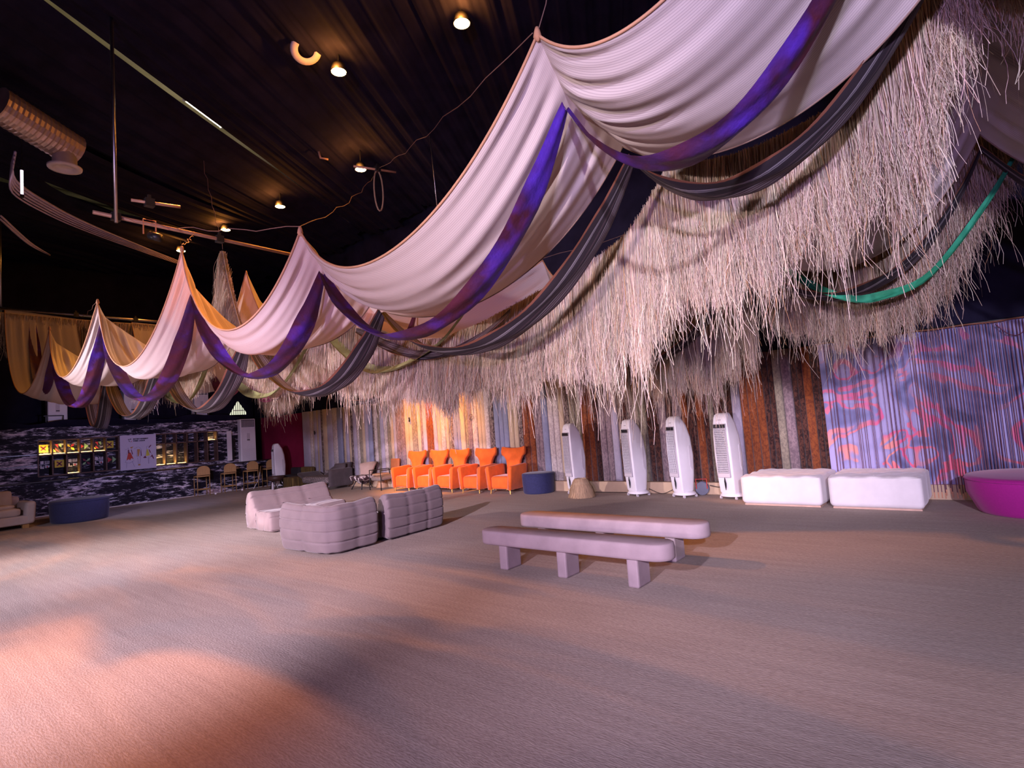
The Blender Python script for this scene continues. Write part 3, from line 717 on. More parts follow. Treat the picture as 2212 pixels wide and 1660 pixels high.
t = thing('round_vent', 'white round ceiling vent ring half hidden by black cloth', 'vent', (4.86, 7.76, 7.93))
obj('vent_ring', MB().lathe([(.13, .03), (.15, .0), (.24, .02), (.25, .05), (.22, .06)], n=28, cap=False), M_vent, t, smooth=True)
t.rotation_euler = (-.55, .10, 0)
t = thing('duct_outlet', 'round white duct outlet hanging from a ribbed metal duct', 'vent', (2.45, 11.3, 6.45))
obj('outlet_flange', MB().lathe([(.05, .03), (.14, .03), (.15, -.01), (.235, .0), (.24, .03), (.17, .06), (.165, .26), (.10, .27)], n=28), M_vent, t, smooth=True)
M_duct = mat('duct_metal', (.55, .42, .34), .4, .7)
rp = []
for k in range(46):
    f_ = k/45; p = Vector((-.9, -.35, .62)).lerp(Vector((.15, .1, .40)), f_); rp.append(p)
obj('ribbed_duct', MB().tube(rp, [.27+.010*(k % 3 == 0) for k in range(46)], 18), M_duct, t)
t = thing('led_tube', 'short upright pinkish white tube light at the left edge', 'lamp', (2.05, 12.2, 6.4))
obj('tube', MB().tube([(0, 0, -.22), (0, 0, .22)], .02, 8), emit('pink_tube', (1.0, .72, .95), 4), t, smooth=True)
obj('hanging_cord', MB().tube([(0, 0, .24), (0, 0, 1.6)], .006, 5), M_dark_plastic, t)
obj('end_cap', MB().box(0, 0, .24, .05, .05, .05).box(0, 0, -.24, .05, .05, .05), M_dark_plastic, t)
M_lit_hem = mat('lit_hem', (.42, .36, .50), .7)  # pale violet stands for light on the black drape edges
for o_, (lab, pts) in enumerate((('bundle of cloth hems coloured as lit, curving under the ceiling above the left edge', [(1.87, 11.6, 6.66), (2.03, 12.65, 6.6), (2.75, 13.6, 6.6), (3.6, 14.3, 6.58), (5.0, 15.3, 6.6), (6.2, 16.1, 6.62)]),
                 ('short cloth hem coloured as lit, curving from the left edge below the bundle', [(2.15, 14.8, 6.62), (2.85, 16.2, 6.58), (3.45, 17.1, 6.6)]))):
    t = thing('ceiling_hem', lab, 'hem', pts[0], world=True)
    for k in range(5 if o_ == 0 else 2):
        P = [Vector(p)+Vector((0, .05*k, -.055*k*(1-i/(len(pts)-1)))) for i, p in enumerate(pts)]; out = []
        for i in range(len(P)-1):
            for j in range(6):
                f_ = j/6; a, b_, c_, d_ = P[max(i-1, 0)], P[i], P[i+1], P[min(i+2, len(P)-1)]
                out.append(.5*((2*b_)+(c_-a)*f_+(2*a-5*b_+4*c_-d_)*f_*f_+(3*b_-a-3*c_+d_)*f_**3))
        nn = len(out); obj('hem_fold', MB().tube(out, [.003+(.026-.003*k)*math.sin(PI*(.25+.75*q/(nn-1)))**1.2 if q < nn-1 else .002 for q in range(nn)], 5), M_lit_hem, t, smooth=True)
t = thing('spot_fixture', 'small dark theatre spotlight hanging near the tall left peaks', 'lamp', (2.9, 8.9, 4.75))
obj('housing', MB().tube([(0, 0, 0), (.1, -.12, -.06)], .06, 10), M_black_metal, t, smooth=True)
obj('yoke', MB().tube([(-.08, 0, 0), (-.08, 0, .22), (.08, 0, .22), (.08, 0, 0)], .01, 6), mat('orange_metal', (.5, .22, .12), .5), t)
# ---------------------------------------------------------------- bar at the end wall
M_top = mat('bar_top', (.02, .018, .02), .25)
bar = thing('bar_counter', 'long bar counter clad in black and white streaked marble', 'counter', (6.0, 21.1, 0), world=True)
obj('front_panel', MB().box(4.8, 20.95, .485, 12.0, .2, .97), M_marble, bar)
obj('worktop', MB().box(4.8, 21.1, .985, 12.1, .62, .04), M_top, bar, bevel=.006)
obj('side_panel', MB().box(10.75, 21.2, .485, .1, .5, .97), M_marble, bar)
obj('foot_strip', MB().box(4.8, 20.84, .012, 12.0, .03, .024), mat('pale_strip', (.6, .56, .55), .5), bar)
M_shelf = mat('shelf_wood', (.13, .075, .06), .6, var=.3, nscale=30)
bb_ = thing('back_bar', 'marble back wall of the bar with two gridded display niches', 'back bar', (6.0, 21.7, 0), world=True)
yw = 21.75
def slab(x0, x1, z0, z1): obj('marble_slab', MB().box((x0+x1)/2, yw, (z0+z1)/2, x1-x0, .3, z1-z0), M_marble, bb_)
GL = (3.93, 5.97); GR = (7.0, 9.05); Z0, Z1_ = 1.12, 2.19
slab(-1.0, 9.9, Z1_, 2.57); slab(-1.0, 9.9, .75, Z0); slab(1.2, GL[0], Z0, Z1_); slab(GL[1], GR[0], Z0, Z1_); slab(GR[1], 9.9, Z0, Z1_)
slab(-1.0, .9, Z0, Z1_)
obj('black_ledge', MB().box(4.4, 21.45, .86, 11, .35, .22), M_top, bb_)
for z in (1.45, 1.78): obj('shelf_line', MB().box(3.05, yw-.17, z, 1.7, .05, .025), M_top, bb_)
obj('upright_post', MB().box(2.98-.05, yw-.2, 1.6, .08, .12, 1.0), M_shelf, bb_)
def niche(name, lab, x0, x1, zmid, nc):
    t = thing(name, lab, 'shelf', ((x0+x1)/2, yw, Z0), world=True)
    obj('niche_back', MB().box((x0+x1)/2, yw+.13, (Z0+Z1_)/2, x1-x0, .02, Z1_-Z0), M_marble, t)
    for z in (Z0, zmid, Z1_): obj('shelf_board', MB().box((x0+x1)/2, yw-.03, z, x1-x0, .28, .035), M_shelf, t)
    for k in range(nc+1):
        x = x0+(x1-x0)*k/nc
        obj('divider', MB().box(x, yw-.03, (Z0+Z1_)/2, .035, .28, Z1_-Z0), M_shelf, t)
    return t
nl = niche('display_niche', 'gridded display niche holding coloured emblem cards, left of the poster', GL[0], GL[1], 1.74, 6)
nr = niche('display_niche', 'empty gridded display niche with warm light, right of the poster', GR[0], GR[1], 1.86, 6)
YEL = (1.0, .66, .18); M_strip = emit('warm_strip', YEL, 9)
def striplight(t, x, z, wd, pw):
    obj('strip_light', MB().box(x, yw-.11, z, wd, .02, .012), M_strip, t)
    area('niche_glow', (x, yw-.06, z+.02), (x, yw+.05, z+.5), pw, YEL, wd, .03)
cw = (GL[1]-GL[0])/6
for k, pw in ((0, 3.4), (1, 3.0), (2, 1.3), (3, .7), (4, .5)): striplight(nl, GL[0]+cw*(k+.5), 1.775, cw*.8, pw)
for k, pw in ((2, .8),): striplight(nl, GL[0]+cw*(k+.5), Z0+.035, cw*.8, pw)
for k, pw in ((0, 3.2), (1, 3.2), (2, 1.4)): striplight(nr, GR[0]+cw*(k+.5), Z0+.035, cw*.8, pw)
striplight(nr, GR[0]+cw*5.5, 1.895, cw*.7, 1.0)
# emblem cards in the niche
PM = {'y': mat('card_yellow', (.78, .58, .05), .6, var=.02), 'k': mat('card_black', (.02, .012, .015), .6), 'r': mat('card_red', (.60, .05, .06), .6, var=.02),
      'g': mat('card_green', (.38, .60, .28), .6, var=.02), 'w': mat('card_white', (.70, .66, .72), .6, var=.02), 'm': mat('card_wine', (.25, .03, .07), .6, var=.02)}
SZ = .115
def tri(m, pts, y): m.loft([[(x, y, z) for x, z in pts], [(x, y-.004, z) for x, z in pts]])
def emblem(kind, x, z, lab, gname='emblem_card'):
    t = thing(gname, lab, 'emblem card', (x, yw+.05, z), 0, 'emblem cards in the display niche')
    P = {}
    def add(c, pts, d=0):
        tri(P.setdefault((c, d), MB()), [(px_*SZ, pz*SZ) for px_, pz in pts], -d*.006)
    if kind == 'X':
        add('y', [(-1, -1), (1, -1), (1, 1), (-1, 1)])
        for a in (45, 135):
            c, s = math.cos(math.radians(a)), math.sin(math.radians(a))
            add('m', [(c*.75-s*.16, s*.75+c*.16), (-c*.75-s*.16, -s*.75+c*.16), (-c*.75+s*.16, -s*.75-c*.16), (c*.75+s*.16, s*.75-c*.16)], 1)
    elif kind == 'N':
        add('k', [(-1, 1), (-.45, 1), (1, -1), (.45, -1)]); add('r', [(-.45, 1), (.3, 1), (.3, 0)], 0); add('r', [(-.3, 0), (.45, -1), (-.3, -.6)], 1)
        add('y', [(-1, -1), (-.1, -1), (-1, .1)]); add('g', [(1, 1), (.3, 1), (1, -.0)])
    elif kind == 'P':
        for a, c in ((45, 'r'), (135, 'y'), (225, 'k'), (315, 'y')):
            ca, sa = math.cos(math.radians(a)), math.sin(math.radians(a))
            add(c, [(.08*ca, .08*sa), (.7*ca-.32*sa, .7*sa+.32*ca), (1.25*ca, 1.25*sa), (.7*ca+.32*sa, .7*sa-.32*ca)])
    elif kind == 'Q':
        for a, c in ((45, 'g'), (135, 'm'), (225, 'g'), (315, 'm')):
            ca, sa = math.cos(math.radians(a)), math.sin(math.radians(a))
            add(c, [(.05*ca, .05*sa), (.7*ca-.28*sa, .7*sa+.28*ca), (1.25*ca, 1.25*sa), (.7*ca+.28*sa, .7*sa-.28*ca)])
    elif kind == 'A':
        add('k', [(-.6, -1), (.5, -1), (1, 0), (.5, 1), (-.6, 1)]); add('r', [(-1, -.8), (0, 0), (-1, .8)], 1); add('g', [(.1, -.9), (1.05, 0), (.1, .9)], 1)
    elif kind == 'W':
        for x0, z0, x1, z1 in ((-1, .2, -.3, 1), (-.1, .3, .15, 1), (.3, .3, .5, 1), (.65, .3, .9, 1), (-.1, .2, .9, .4), (-1, -1, -.75, -.1), (-.7, -1, -.2, -.75), (0, -.9, .3, -.1), (.35, -.75, .9, -.2)):
            add('w', [(x0, z0), (x1, z0), (x1, z1), (x0, z1)])
        add('r', [(.2, -.5), (.5, -.9), (.6, -.3)], 1)
    nm = {'y': 'yellow_print', 'k': 'black_print', 'r': 'red_print', 'g': 'green_print', 'w': 'white_print', 'm': 'wine_print'}
    for (c, d), m in P.items(): obj(nm[c], m, PM[c], t)
top = [('X', 'yellow card with dark cross, first of the lit upper niche row'), ('N', 'red, black and yellow folded emblem, second in the upper row'), ('P', 'four-petal yellow and red emblem, third in the upper row'),
       ('A', 'red and green arrow emblem in the upper row'), ('N', 'red, black and yellow folded emblem, fifth in the upper row'), ('X', 'yellow card with dark cross beside the poster, upper row')]
bot = [('W', 'white block-letter emblem at the far left of the lower row'), ('X', 'yellow card with dark cross in the lower row'), ('W', 'white block-letter emblem third in the lower row'),
       ('Q', 'green and wine four-petal emblem in the lower row'), ('W', 'white block-letter emblem fifth in the lower row'), ('A', 'red and green arrow emblem beside the poster, lower row')]
for k in range(6):
    emblem(top[k][0], GL[0]+cw*(k+.5)-.03+.02*(k == 0), 1.95, top[k][1]); emblem(bot[k][0], GL[0]+cw*(k+.5)+.03, 1.46, bot[k][1])
# poster
def text_obj(s, size, mt, parent, loc, rot, ext=.002, name='lettering'):
    c = bpy.data.curves.new(name, 'FONT'); c.body = s; c.size = size; c.extrude = ext; c.offset = .0035; c.space_character = 1.08
    o = bpy.data.objects.new(name, c); COL.objects.link(o)
    dg = bpy.context.evaluated_depsgraph_get(); me = bpy.data.meshes.new_from_object(o.evaluated_get(dg))
    bpy.data.objects.remove(o); me.materials.clear(); me.materials.append(mt)
    q = link(me, name, parent); q.location = loc; q.rotation_euler = rot; return q
px0, px1, pz0, pz1 = 5.98, 7.02, 1.07, 2.21
po = thing('poster', 'square white poster with three fashion sketches and a title, mounted between the bar niches', 'poster', (6.5, 21.5, pz0), world=True)
obj('board', MB().box(6.5, 21.515, (pz0+pz1)/2, px1-px0, .03, pz1-pz0), mat('poster_paper', (.62, .58, .74), .6, var=.02), po)
PY = 21.495
def ppt(u, v): return (px0+(px1-px0)*u, pz1-(pz1-pz0)*v)     # poster fractions, v down
PP = {'red_dress': (MB(), mat('poster_red', (.55, .07, .05), .6)), 'tan_shirt': (MB(), mat('poster_tan', (.50, .28, .10), .6)), 'yellow_coat': (MB(), mat('poster_yellow', (.62, .58, .08), .6)),
      'dark_wrap': (MB(), mat('poster_wine', (.16, .02, .07), .6)), 'pencil_line': (MB(), mat('poster_line', (.20, .16, .30), .7))}
def pf(k, *pts):
    m = MB(); tri(m, [ppt(*p) for p in pts], PY); obj(k, m, PP[k][1], po)
def pl(*pts):
    for a, b_ in zip(pts[:-1], pts[1:]):
        (x0, z0), (x1, z1) = ppt(*a), ppt(*b_); L_ = math.hypot(x1-x0, z1-z0)
        PP['pencil_line'][0].box((x0+x1)/2, PY, (z0+z1)/2, L_, .003, .006, ry=-math.atan2(z1-z0, x1-x0))
pf('tan_shirt', (.26, .35), (.36, .33), (.31, .39)); pf('dark_wrap', (.21, .42), (.24, .42), (.25, .52), (.21, .52)); pf('dark_wrap', (.29, .42), (.31, .42), (.34, .56), (.32, .56))
pf('red_dress', (.215, .50), (.28, .50), (.36, .70), (.30, .66), (.26, .72), (.22, .68), (.18, .72), (.17, .69))
pl((.21, .35), (.23, .40), (.20, .45), (.17, .56)); pl((.31, .44), (.34, .55)); pl((.16, .70), (.13, .77), (.24, .80), (.30, .78), (.38, .72)); pl((.17, .78), (.16, .94)); pl((.32, .76), (.38, .92)); pl((.13, .42), (.22, .38))
pf('tan_shirt', (.46, .42), (.54, .42), (.53, .50), (.50, .62), (.47, .62)); pl((.44, .36), (.50, .35), (.56, .40), (.58, .46)); pl((.46, .42), (.44, .62), (.55, .65), (.56, .44)); pl((.38, .40), (.46, .37))
pl((.47, .66), (.49, .86)); pl((.55, .66), (.52, .86)); pf('tan_shirt', (.48, .85), (.54, .85), (.54, .89), (.48, .89)); pf('dark_wrap', (.555, .46), (.57, .46), (.585, .62), (.565, .62))
pf('yellow_coat', (.73, .44), (.76, .44), (.81, .62), (.70, .64)); pf('dark_wrap', (.78, .44), (.81, .46), (.84, .54), (.82, .55)); pf('dark_wrap', (.62, .68), (.68, .62), (.72, .69), (.66, .69)); pf('dark_wrap', (.88, .60), (.93, .72), (.91, .74), (.87, .66), (.82, .68))
pf('dark_wrap', (.78, .38), (.85, .31), (.86, .33), (.80, .40)); pl((.72, .36), (.79, .34)); pl((.72, .36), (.73, .44), (.68, .62)); pl((.84, .54), (.89, .62)); pl((.76, .66), (.77, .86)); pl((.79, .66), (.78, .86))
tag(obj('pencil_line', PP['pencil_line'][0], PP['pencil_line'][1], po), kind='stuff')
M_ink = mat('poster_ink', (.02, .016, .03), .6)
# new_from_object drops curves lying in xy: turn upright, facing the room (-y)
text_obj('ENTERTAINMENT', .052, M_ink, po, (px0+.37-6.5, PY-21.5, pz1-.155-pz0), (PI/2, 0, 0))
text_obj('WEEK LAGOS', .052, M_ink, po, (px0+.37-6.5, PY-21.5, pz1-.215-pz0), (PI/2, 0, 0))
lg = MB()
for u, v, a, b_ in ((.24, .12, .05, .02), (.29, .115, .03, .03), (.25, .17, .02, .025), (.275, .19, .03, .012), (.235, .155, .02, .01)):
    x, z = ppt(u, v); lg.box(x, PY, z, a, .004, b_)
obj('logo', lg, M_ink, po); lr = MB(); x, z = ppt(.315, .185); lr.box(x, PY, z, .015, .004, .035, ry=.3); obj('logo_accent', lr, PM['r'], po)

# upright air conditioners
def aircon(lab, x, y, z, h, w_=.5, screen=True, rz=0.0):
    t = thing('upright_air_conditioner', lab, 'air conditioner', (x, y, z), rz, 'tall white air conditioners by the bar')
    obj('body', MB().box(0, 0, h/2, w_, .34, h), M_white_plastic, t, bevel=.03)
    g = MB()
    for k in range(9): g.box(0, -.172, h-.07-.026*k, w_*.84, .012, .010, rx=.5)
    for k in range(9): g.box(-w_*.42+w_*.84*k/8, -.170, h-.17, .006, .010, .25)
    ao = obj('air_outlet', MB().box(0, -.166, h-.17, w_*.86, .012, .27), M_dark_plastic, t)
    tag(obj('outlet_grille', g, M_grey_plastic, ao), kind='stuff')
    cp = obj('control_panel', MB().box(0, -.172, h*.63, w_*.20, .012, h*.16), M_grey_plastic if screen else M_white_plastic, t, bevel=.004)
    obj('display', MB().box(0, -.178, h*.575, w_*.18, .006, .03), M_dark_plastic, cp)
    g2 = MB()
    for k in range(16): g2.box(0, -.172, .06+h*.38*k/16, w_*.82, .006, .008)
    tag(obj('intake_grille', g2, M_grey_plastic, t), kind='stuff')
    return t
aircon('large white upright air conditioner at the right end of the bar', 10.1, 21.55, .72, 1.87, .58)
plt = mat('platform_paint', (.02, .018, .022), .8)
struct('trim_4', MB().box(6.6, 22.32, 1.0, 7.0, .7, 2.0), plt)
aircon('white air conditioner above the bar near the left peaks, half covered by a red ribbon', 4.52, 22.3, 2.0, 1.93)
aircon('white air conditioner above the bar over the poster, cut by fringe', 6.55, 22.3, 2.0, 1.9)
aircon('white air conditioner above the bar near the triangular window', 8.77, 22.3, 2.0, 1.9)
for x, lab in ((4.40, 'left'), (6.40, 'middle'), (8.70, 'right')):
    b = MB().box(x+.0, 22.04, 2.95, .5, .03, .03).box(x-.19, 22.04, 2.475, .03, .03, .95).box(x+.235, 22.04, 2.475, .03, .03, .95)
    tag(obj('equipment_bracket', b, M_black_metal), f'black bracket frame before the {lab} air conditioner above the bar', 'bracket')
b = MB()
def bunt(u, v): return (-2+12.0*u, 21.82-.03*math.sin(u*90), 2.5+(.28+.06*math.sin(u*23)+.03*math.sin(u*61))*v)
tag(obj('ledge_cloth', b.grid(bunt, 160, 2), M_black_cloth, smooth=True), 'crumpled black cloth lying along the top of the marble back bar', 'cloth')
wt = thing('white_board', 'narrow white panel leaning on the marble left of the large air conditioner', 'panel', (9.42, 21.45, 1.0))
obj('panel_face', MB().box(0, 0, .62, .17, .03, 1.1), M_white_plastic, wt, bevel=.005)
obj('dark_edge', MB().box(.13, .02, .5, .09, .05, .8), M_dark_plastic, wt)
# triangular opening with slats that glow in place of daylight behind them
win = struct('window_1', MB().loft([[(x, YB-.06, z) for x, z in ((10.02, 2.82), (10.74, 2.82), (10.36, 3.40))], [(x, YB-.045, z) for x, z in ((10.02, 2.82), (10.74, 2.82), (10.36, 3.40))]]), M_dkwall)
M_day = emit('daylit_slat', (.80, .84, .62), .9)
def tri_z(x): return 2.83+.56*max(0, 1-abs(x-10.36)/(.34 if x < 10.36 else .38))
for k in range(8):
    x0 = 10.04+.084*k; x1 = x0+.05; y0, y1 = YB-.09, YB-.07
    pts = [(x0, 2.83), (x1, 2.83), (x1, tri_z(x1)), ((x0+x1)/2, tri_z((x0+x1)/2)), (x0, tri_z(x0))]
    obj('slat', MB().loft([[(x, y0, z) for x, z in pts], [(x, y1, z) for x, z in pts]]), M_day, win)
obj('cross_rail', MB().box(10.37, YB-.095, 3.0, .42, .012, .03), M_grey_plastic, win)

# bar stools
M_oak = mat('honey_oak', (.42, .25, .10), .5, var=.12, nscale=4, stretch=(6, 6, 1))
M_brass = mat('brass_tube', (.48, .30, .12), .45, .5)
def stool(first):
    t = thing('bar_stool', first, 'stool', (0, 0, 0), 0, 'arched-back bar stools at the counter')
    h = .66
    for sx in (-.19, .19):
        obj('leg', MB().tube([(sx, -.2, 0), (sx*.98, -.19, .98 if False else .80)], .014, 6), M_brass, t, smooth=True)
        obj('leg', MB().tube([(sx, .2, 0), (sx, .2, h)], .014, 6), M_brass, t, smooth=True)
    obj('foot_rest', MB().box(0, -.2, .22, .38, .02, .025).box(0, .2, .22, .38, .02, .025).box(-.19, 0, .22, .02, .4, .025).box(.19, 0, .22, .02, .4, .025), M_brass, t)
    obj('seat', MB().rbox(0, 0, h, .42, .42, .05, .02, 6), M_oak, t, smooth=True)
    pr = [(-.2, .70)]+[(-.2*math.cos(a), .86+.15*math.sin(a)) for a in [PI*k/14 for k in range(15)]]+[(.2, .70)]
    obj('backrest', MB().loft([[(x, -.215, z) for x, z in pr], [(x, -.19, z) for x, z in pr]]), M_oak, t, bevel=.005)
    return t
s0 = stool('leftmost of the four arched oak bar stools at the counter front')
s0.location = (8.05, 20.5, 0); s0.rotation_euler = (0, 0, -.12)
for x, y, r, lab in ((8.93, 20.5, -.12, 'second arched oak bar stool from the left at the counter'), (9.72, 20.5, -.1, 'third arched oak bar stool from the left at the counter'),
                     (10.45, 20.55, -.05, 'rightmost arched oak bar stool, nearest the maroon panel'), (2.62, 20.4, -.2, 'arched oak bar stool behind the white sofa at the left edge')):
    dup(s0, (x, y, 0), r, lab)

# ---------------------------------------------------------------- tall white air coolers
def cooler():
    t = thing('air_cooler', '', 'air cooler', (0, 0, 0), 0, 'tall white air coolers')
    H = 1.58
    secs = []
    def rr(w_, y0, y1, z, rf=.03, rb=.10):
        pts = []
        for cx, cy, a0, r in ((w_/2-rf, y0+rf, -90, rf), (w_/2-rb, y1-rb, 0, rb), (-w_/2+rb, y1-rb, 90, rb), (-w_/2+rf, y0+rf, 180, rf)):
            for k in range(5):
                a = math.radians(a0+90*k/4); pts.append((cx+r*math.cos(a), cy+r*math.sin(a), z))
        return pts
    for z, w_, y0, y1 in ((.09, .30, -.14, .13), (.14, .315, -.165, .155), (.45, .345, -.19, .185), (.8, .355, -.205, .20), (1.15, .34, -.21, .17), (1.38, .31, -.205, .11), (1.48, .29, -.195, .05), (1.545, .265, -.17, .0), (1.575, .22, -.12, -.03)):
        secs.append(rr(w_, y0, y1, z, .03, min(.10, (y1-y0)/2.5, w_/2.5)))
    obj('body', MB().loft(secs), M_white_plastic, t, smooth=True)
    ff = obj('front_frame', MB().box(0, -.205, .89, .27, .03, .98), mat('lilac_plastic', (.44, .41, .45), .45, var=.03), t, bevel=.012)
    obj('display_panel', MB().box(0, -.2225, 1.335, .245, .014, .065), M_dark_plastic, ff, bevel=.003)
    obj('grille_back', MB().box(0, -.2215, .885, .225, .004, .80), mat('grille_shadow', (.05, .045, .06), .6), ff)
    g = MB()
    for k in range(25): g.box(0, -.2275, .500+.032*k, .225, .007, .0075)
    for k in range(9): g.box(-.108+.027*k, -.2265, .885, .005, .007, .80)
    tag(obj('grille', g, M_white_plastic, ff), kind='stuff')
    obj('lower_frame', MB().box(0, -.214, .44, .245, .02, .075), M_grey_plastic, t, bevel=.01)
    pr = [(.016*math.sin(PI*k/10), .17+.25*k/10) for k in range(11)]+[(-.016*math.sin(PI*k/10), .17+.25*k/10) for k in range(10, -1, -1)]
    obj('water_gauge', MB().loft([[(x, -.188-.02*(z > .3), z) for x, z in pr], [(x, -.202, z) for x, z in pr]]), M_dark_plastic, t)
    obj('base_skirt', MB().lathe([(.20, .045), (.235, .05), (.24, .07), (.215, .095), (.17, .12)], n=28, sy=.88), M_white_plastic, t, smooth=True)
    for x in (-.16, .16):
        for y in (-.14, .14): obj('caster', MB().tube([(x-.015, y, .024), (x+.015, y, .024)], .024, 8).box(x, y, .045, .03, .03, .02), M_grey_plastic, t)
    for sx in (-1, 1):
        hp = [(.0, .98), (.03, 1.0), (.045, .95), (.05, .55), (.03, .52), (.0, .6)]
        obj('side_handle', MB().loft([[(sx*.172, .05+y, z) for y, z in hp], [(sx*.182, .05+y, z) for y, z in hp]]), M_grey_plastic, t, bevel=.004)
    obj('badge', MB().box(0, -.196, 1.45, .07, .004, .010, rx=-.1), mat('badge_grey', (.25, .25, .28), .5), t)
    return t
c0 = cooler()
HP = -PI/2
for k, (x, y, a, lab) in enumerate(((10.60, 7.0, 24, 'leftmost of the four tall white air coolers by the long wall, behind the raffia pouf'), (10.60, 5.52, 27, 'second tall white air cooler from the left by the long wall'),
                     (10.58, 4.52, 29, 'third tall white air cooler, with the cable reel beside it'), (10.55, 3.58, 17, 'rightmost tall white air cooler, beside the white ottoman'),
                     (10.42, 19.75, 12, 'far tall white air cooler before the maroon panel'))):
    if k == 0: c0.location = (x, y, 0); c0.rotation_euler = (0, 0, HP-math.radians(a)); c0['label'] = lab
    else: dup(c0, (x, y, 0), HP-math.radians(a), lab)
t = thing('cable_reel', 'round yellow and white cable reel on the floor behind the third air cooler', 'cable reel', (10.86, 4.27, .13))
obj('drum', MB().xf(Matrix.Identity(4)).lathe([(.07, -.04), (.07, .04)], n=18), mat('reel_yellow', (.60, .45, .06), .5), t)
for z in (-.045, .045): obj('flange', MB().lathe([(.06, z-.008), (.125, z-.008), (.13, z), (.125, z+.008), (.06, z+.008)], n=26), mat('reel_plate', (.10, .11, .16), .4), t)
obj('handle', MB().tube([(.0, -.1, .07), (.19, -.1, .1), (.19, .1, .1), (.0, .1, .07)], .01, 6), mat('reel_red', (.5, .05, .04), .5), t)
t.rotation_euler = (0, HP, .25)
M_cable = mat('black_cable', (.015, .014, .016), .5)
def cable(lab, pts, r=.007):
    P = [Vector(p) for p in pts]; out = []
    for i in range(len(P)-1):
        for k in range(8):
            f_ = k/8; p0, p1, p2, p3 = P[max(i-1, 0)], P[i], P[i+1], P[min(i+2, len(P)-1)]
            out.append(.5*((2*p1)+(p2-p0)*f_+(2*p0-5*p1+4*p2-p3)*f_*f_+(3*p1-p0-3*p2+p3)*f_**3))
    out.append(P[-1]); tag(obj('cable', MB().tube(out, r, 6), M_cable, smooth=True), lab, 'cable')
cable('black cable trailing on the floor from the second to the third air cooler', [(10.75, 5.35, .12), (10.78, 5.1, .02), (10.8, 4.9, .08), (10.76, 4.68, .2)])
cable('black cable drooping between the reel and the rightmost air cooler', [(10.8, 4.1, .2), (10.85, 3.9, .16), (10.86, 3.75, .25), (10.84, 3.68, .5)])
cable('black cable on the floor left of the second air cooler', [(10.85, 6.7, .01), (10.88, 6.2, .01), (10.85, 5.75, .02), (10.75, 5.6, .04)])

# ---------------------------------------------------------------- poufs and ottomans
M_navy = mat('navy_felt', (.022, .026, .085), .9, var=.15, nscale=30, sheen=.15)
def drum_pouf(name, lab, x, y, rx, ry, h, mt, taper=.95, n=44):
    t = thing(name, lab, 'pouf', (x, y, 0))
    prof = [(taper*.97, 0.0), (taper, .015), (taper+.02, .1*h), (1.0, .55*h), (1.005, .85*h)]
    rg = random.Random(int(x*10))
    def ringf(r, z, pl): return [(rx*r*(1+pl*math.sin(k*PI*.9))*math.cos(2*PI*k/n), ry*r*(1+pl*math.sin(k*PI*.9))*math.sin(2*PI*k/n), z) for k in range(n)]
    obj('side_cover', MB().loft([ringf(r, z, .003) for r, z in prof]+[ringf(1.0, .9*h, 0)]), mt, t, smooth=True)
    obj('seat_top', MB().loft([ringf(r, z, 0) for r, z in ((1.012, .89*h), (1.02, .905*h), (1.012, .93*h), (.985, .975*h), (.9, .995*h), (.5, 1.01*h), (.01, 1.012*h))]), mt, t, smooth=True)
    return t
drum_pouf('round_pouf', 'dark navy round pouf between the orange chairs and the first air cooler', 10.66, 8.13, .38, .38, .47, M_navy)
drum_pouf('round_pouf', 'large navy oval pouf on the left before the marble bar', 4.12, 18.1, .62, .72, .56, M_navy)
M_mag = mat('magenta_wool', (.42, .012, .26), .85, var=.06, nscale=40, sheen=.2)
drum_pouf('round_pouf', 'big bright magenta round pouf at the right edge', 10.10, -.56, .78, .78, .50, M_mag, taper=.86)
M_velour = mat('ivory_velour', (.78, .75, .74), .75, var=.05, nscale=5, sheen=.3)
def ottoman(lab, x, y, sx, sy, h, rz):
    t = thing('tufted_ottoman', lab, 'ottoman', (x, y, 0), rz)
    def quilt(p, nr):
        o = Vector(p)
        if nr.z > .6:
            u, v = p[0]/sx*6, p[1]/sy*6
            a, b_ = u+v, u-v
            o.z += .022*(abs(math.sin(PI*a/1.0*.5))*abs(math.sin(PI*b_*.5)))-.018
        o.x += .006*math.sin(p[1]*9+p[2]*4)*abs(nr.x); o.y += .006*math.sin(p[0]*11)*abs(nr.y)
        return o
    ct = obj('cushioned_top', MB().rbox(0, 0, h/2+.01, sx, sy, h-.02, .075, 42, quilt), M_velour, t, smooth=True)
    bt = MB()
    for i in range(-3, 4):
        for j in range(-3, 4):
            if (i+j) % 2 == 0 and abs(i*sx/6) < sx*.42 and abs(j*sy/6) < sy*.42:
                bt.lathe([(.001, h-.021), (.012, h-.016), (.001, h-.011)], i*sx/6, j*sy/6, 8)
    tag(obj('tuft_buttons', bt, M_velour, ct), kind='stuff')
    obj('plinth', MB().box(0, 0, .012, sx-.08, sy-.08, .024), mat('peach_piping', (.62, .42, .32), .8), t)
    return t
ottoman('white tufted square ottoman beside the rightmost air cooler, left of its twin', 10.42, 2.58, 1.16, 1.24, .50, -.03)
ottoman('white tufted square ottoman before the string curtain, right of its twin', 10.40, 1.27, 1.2, 1.2, .50, -.02)
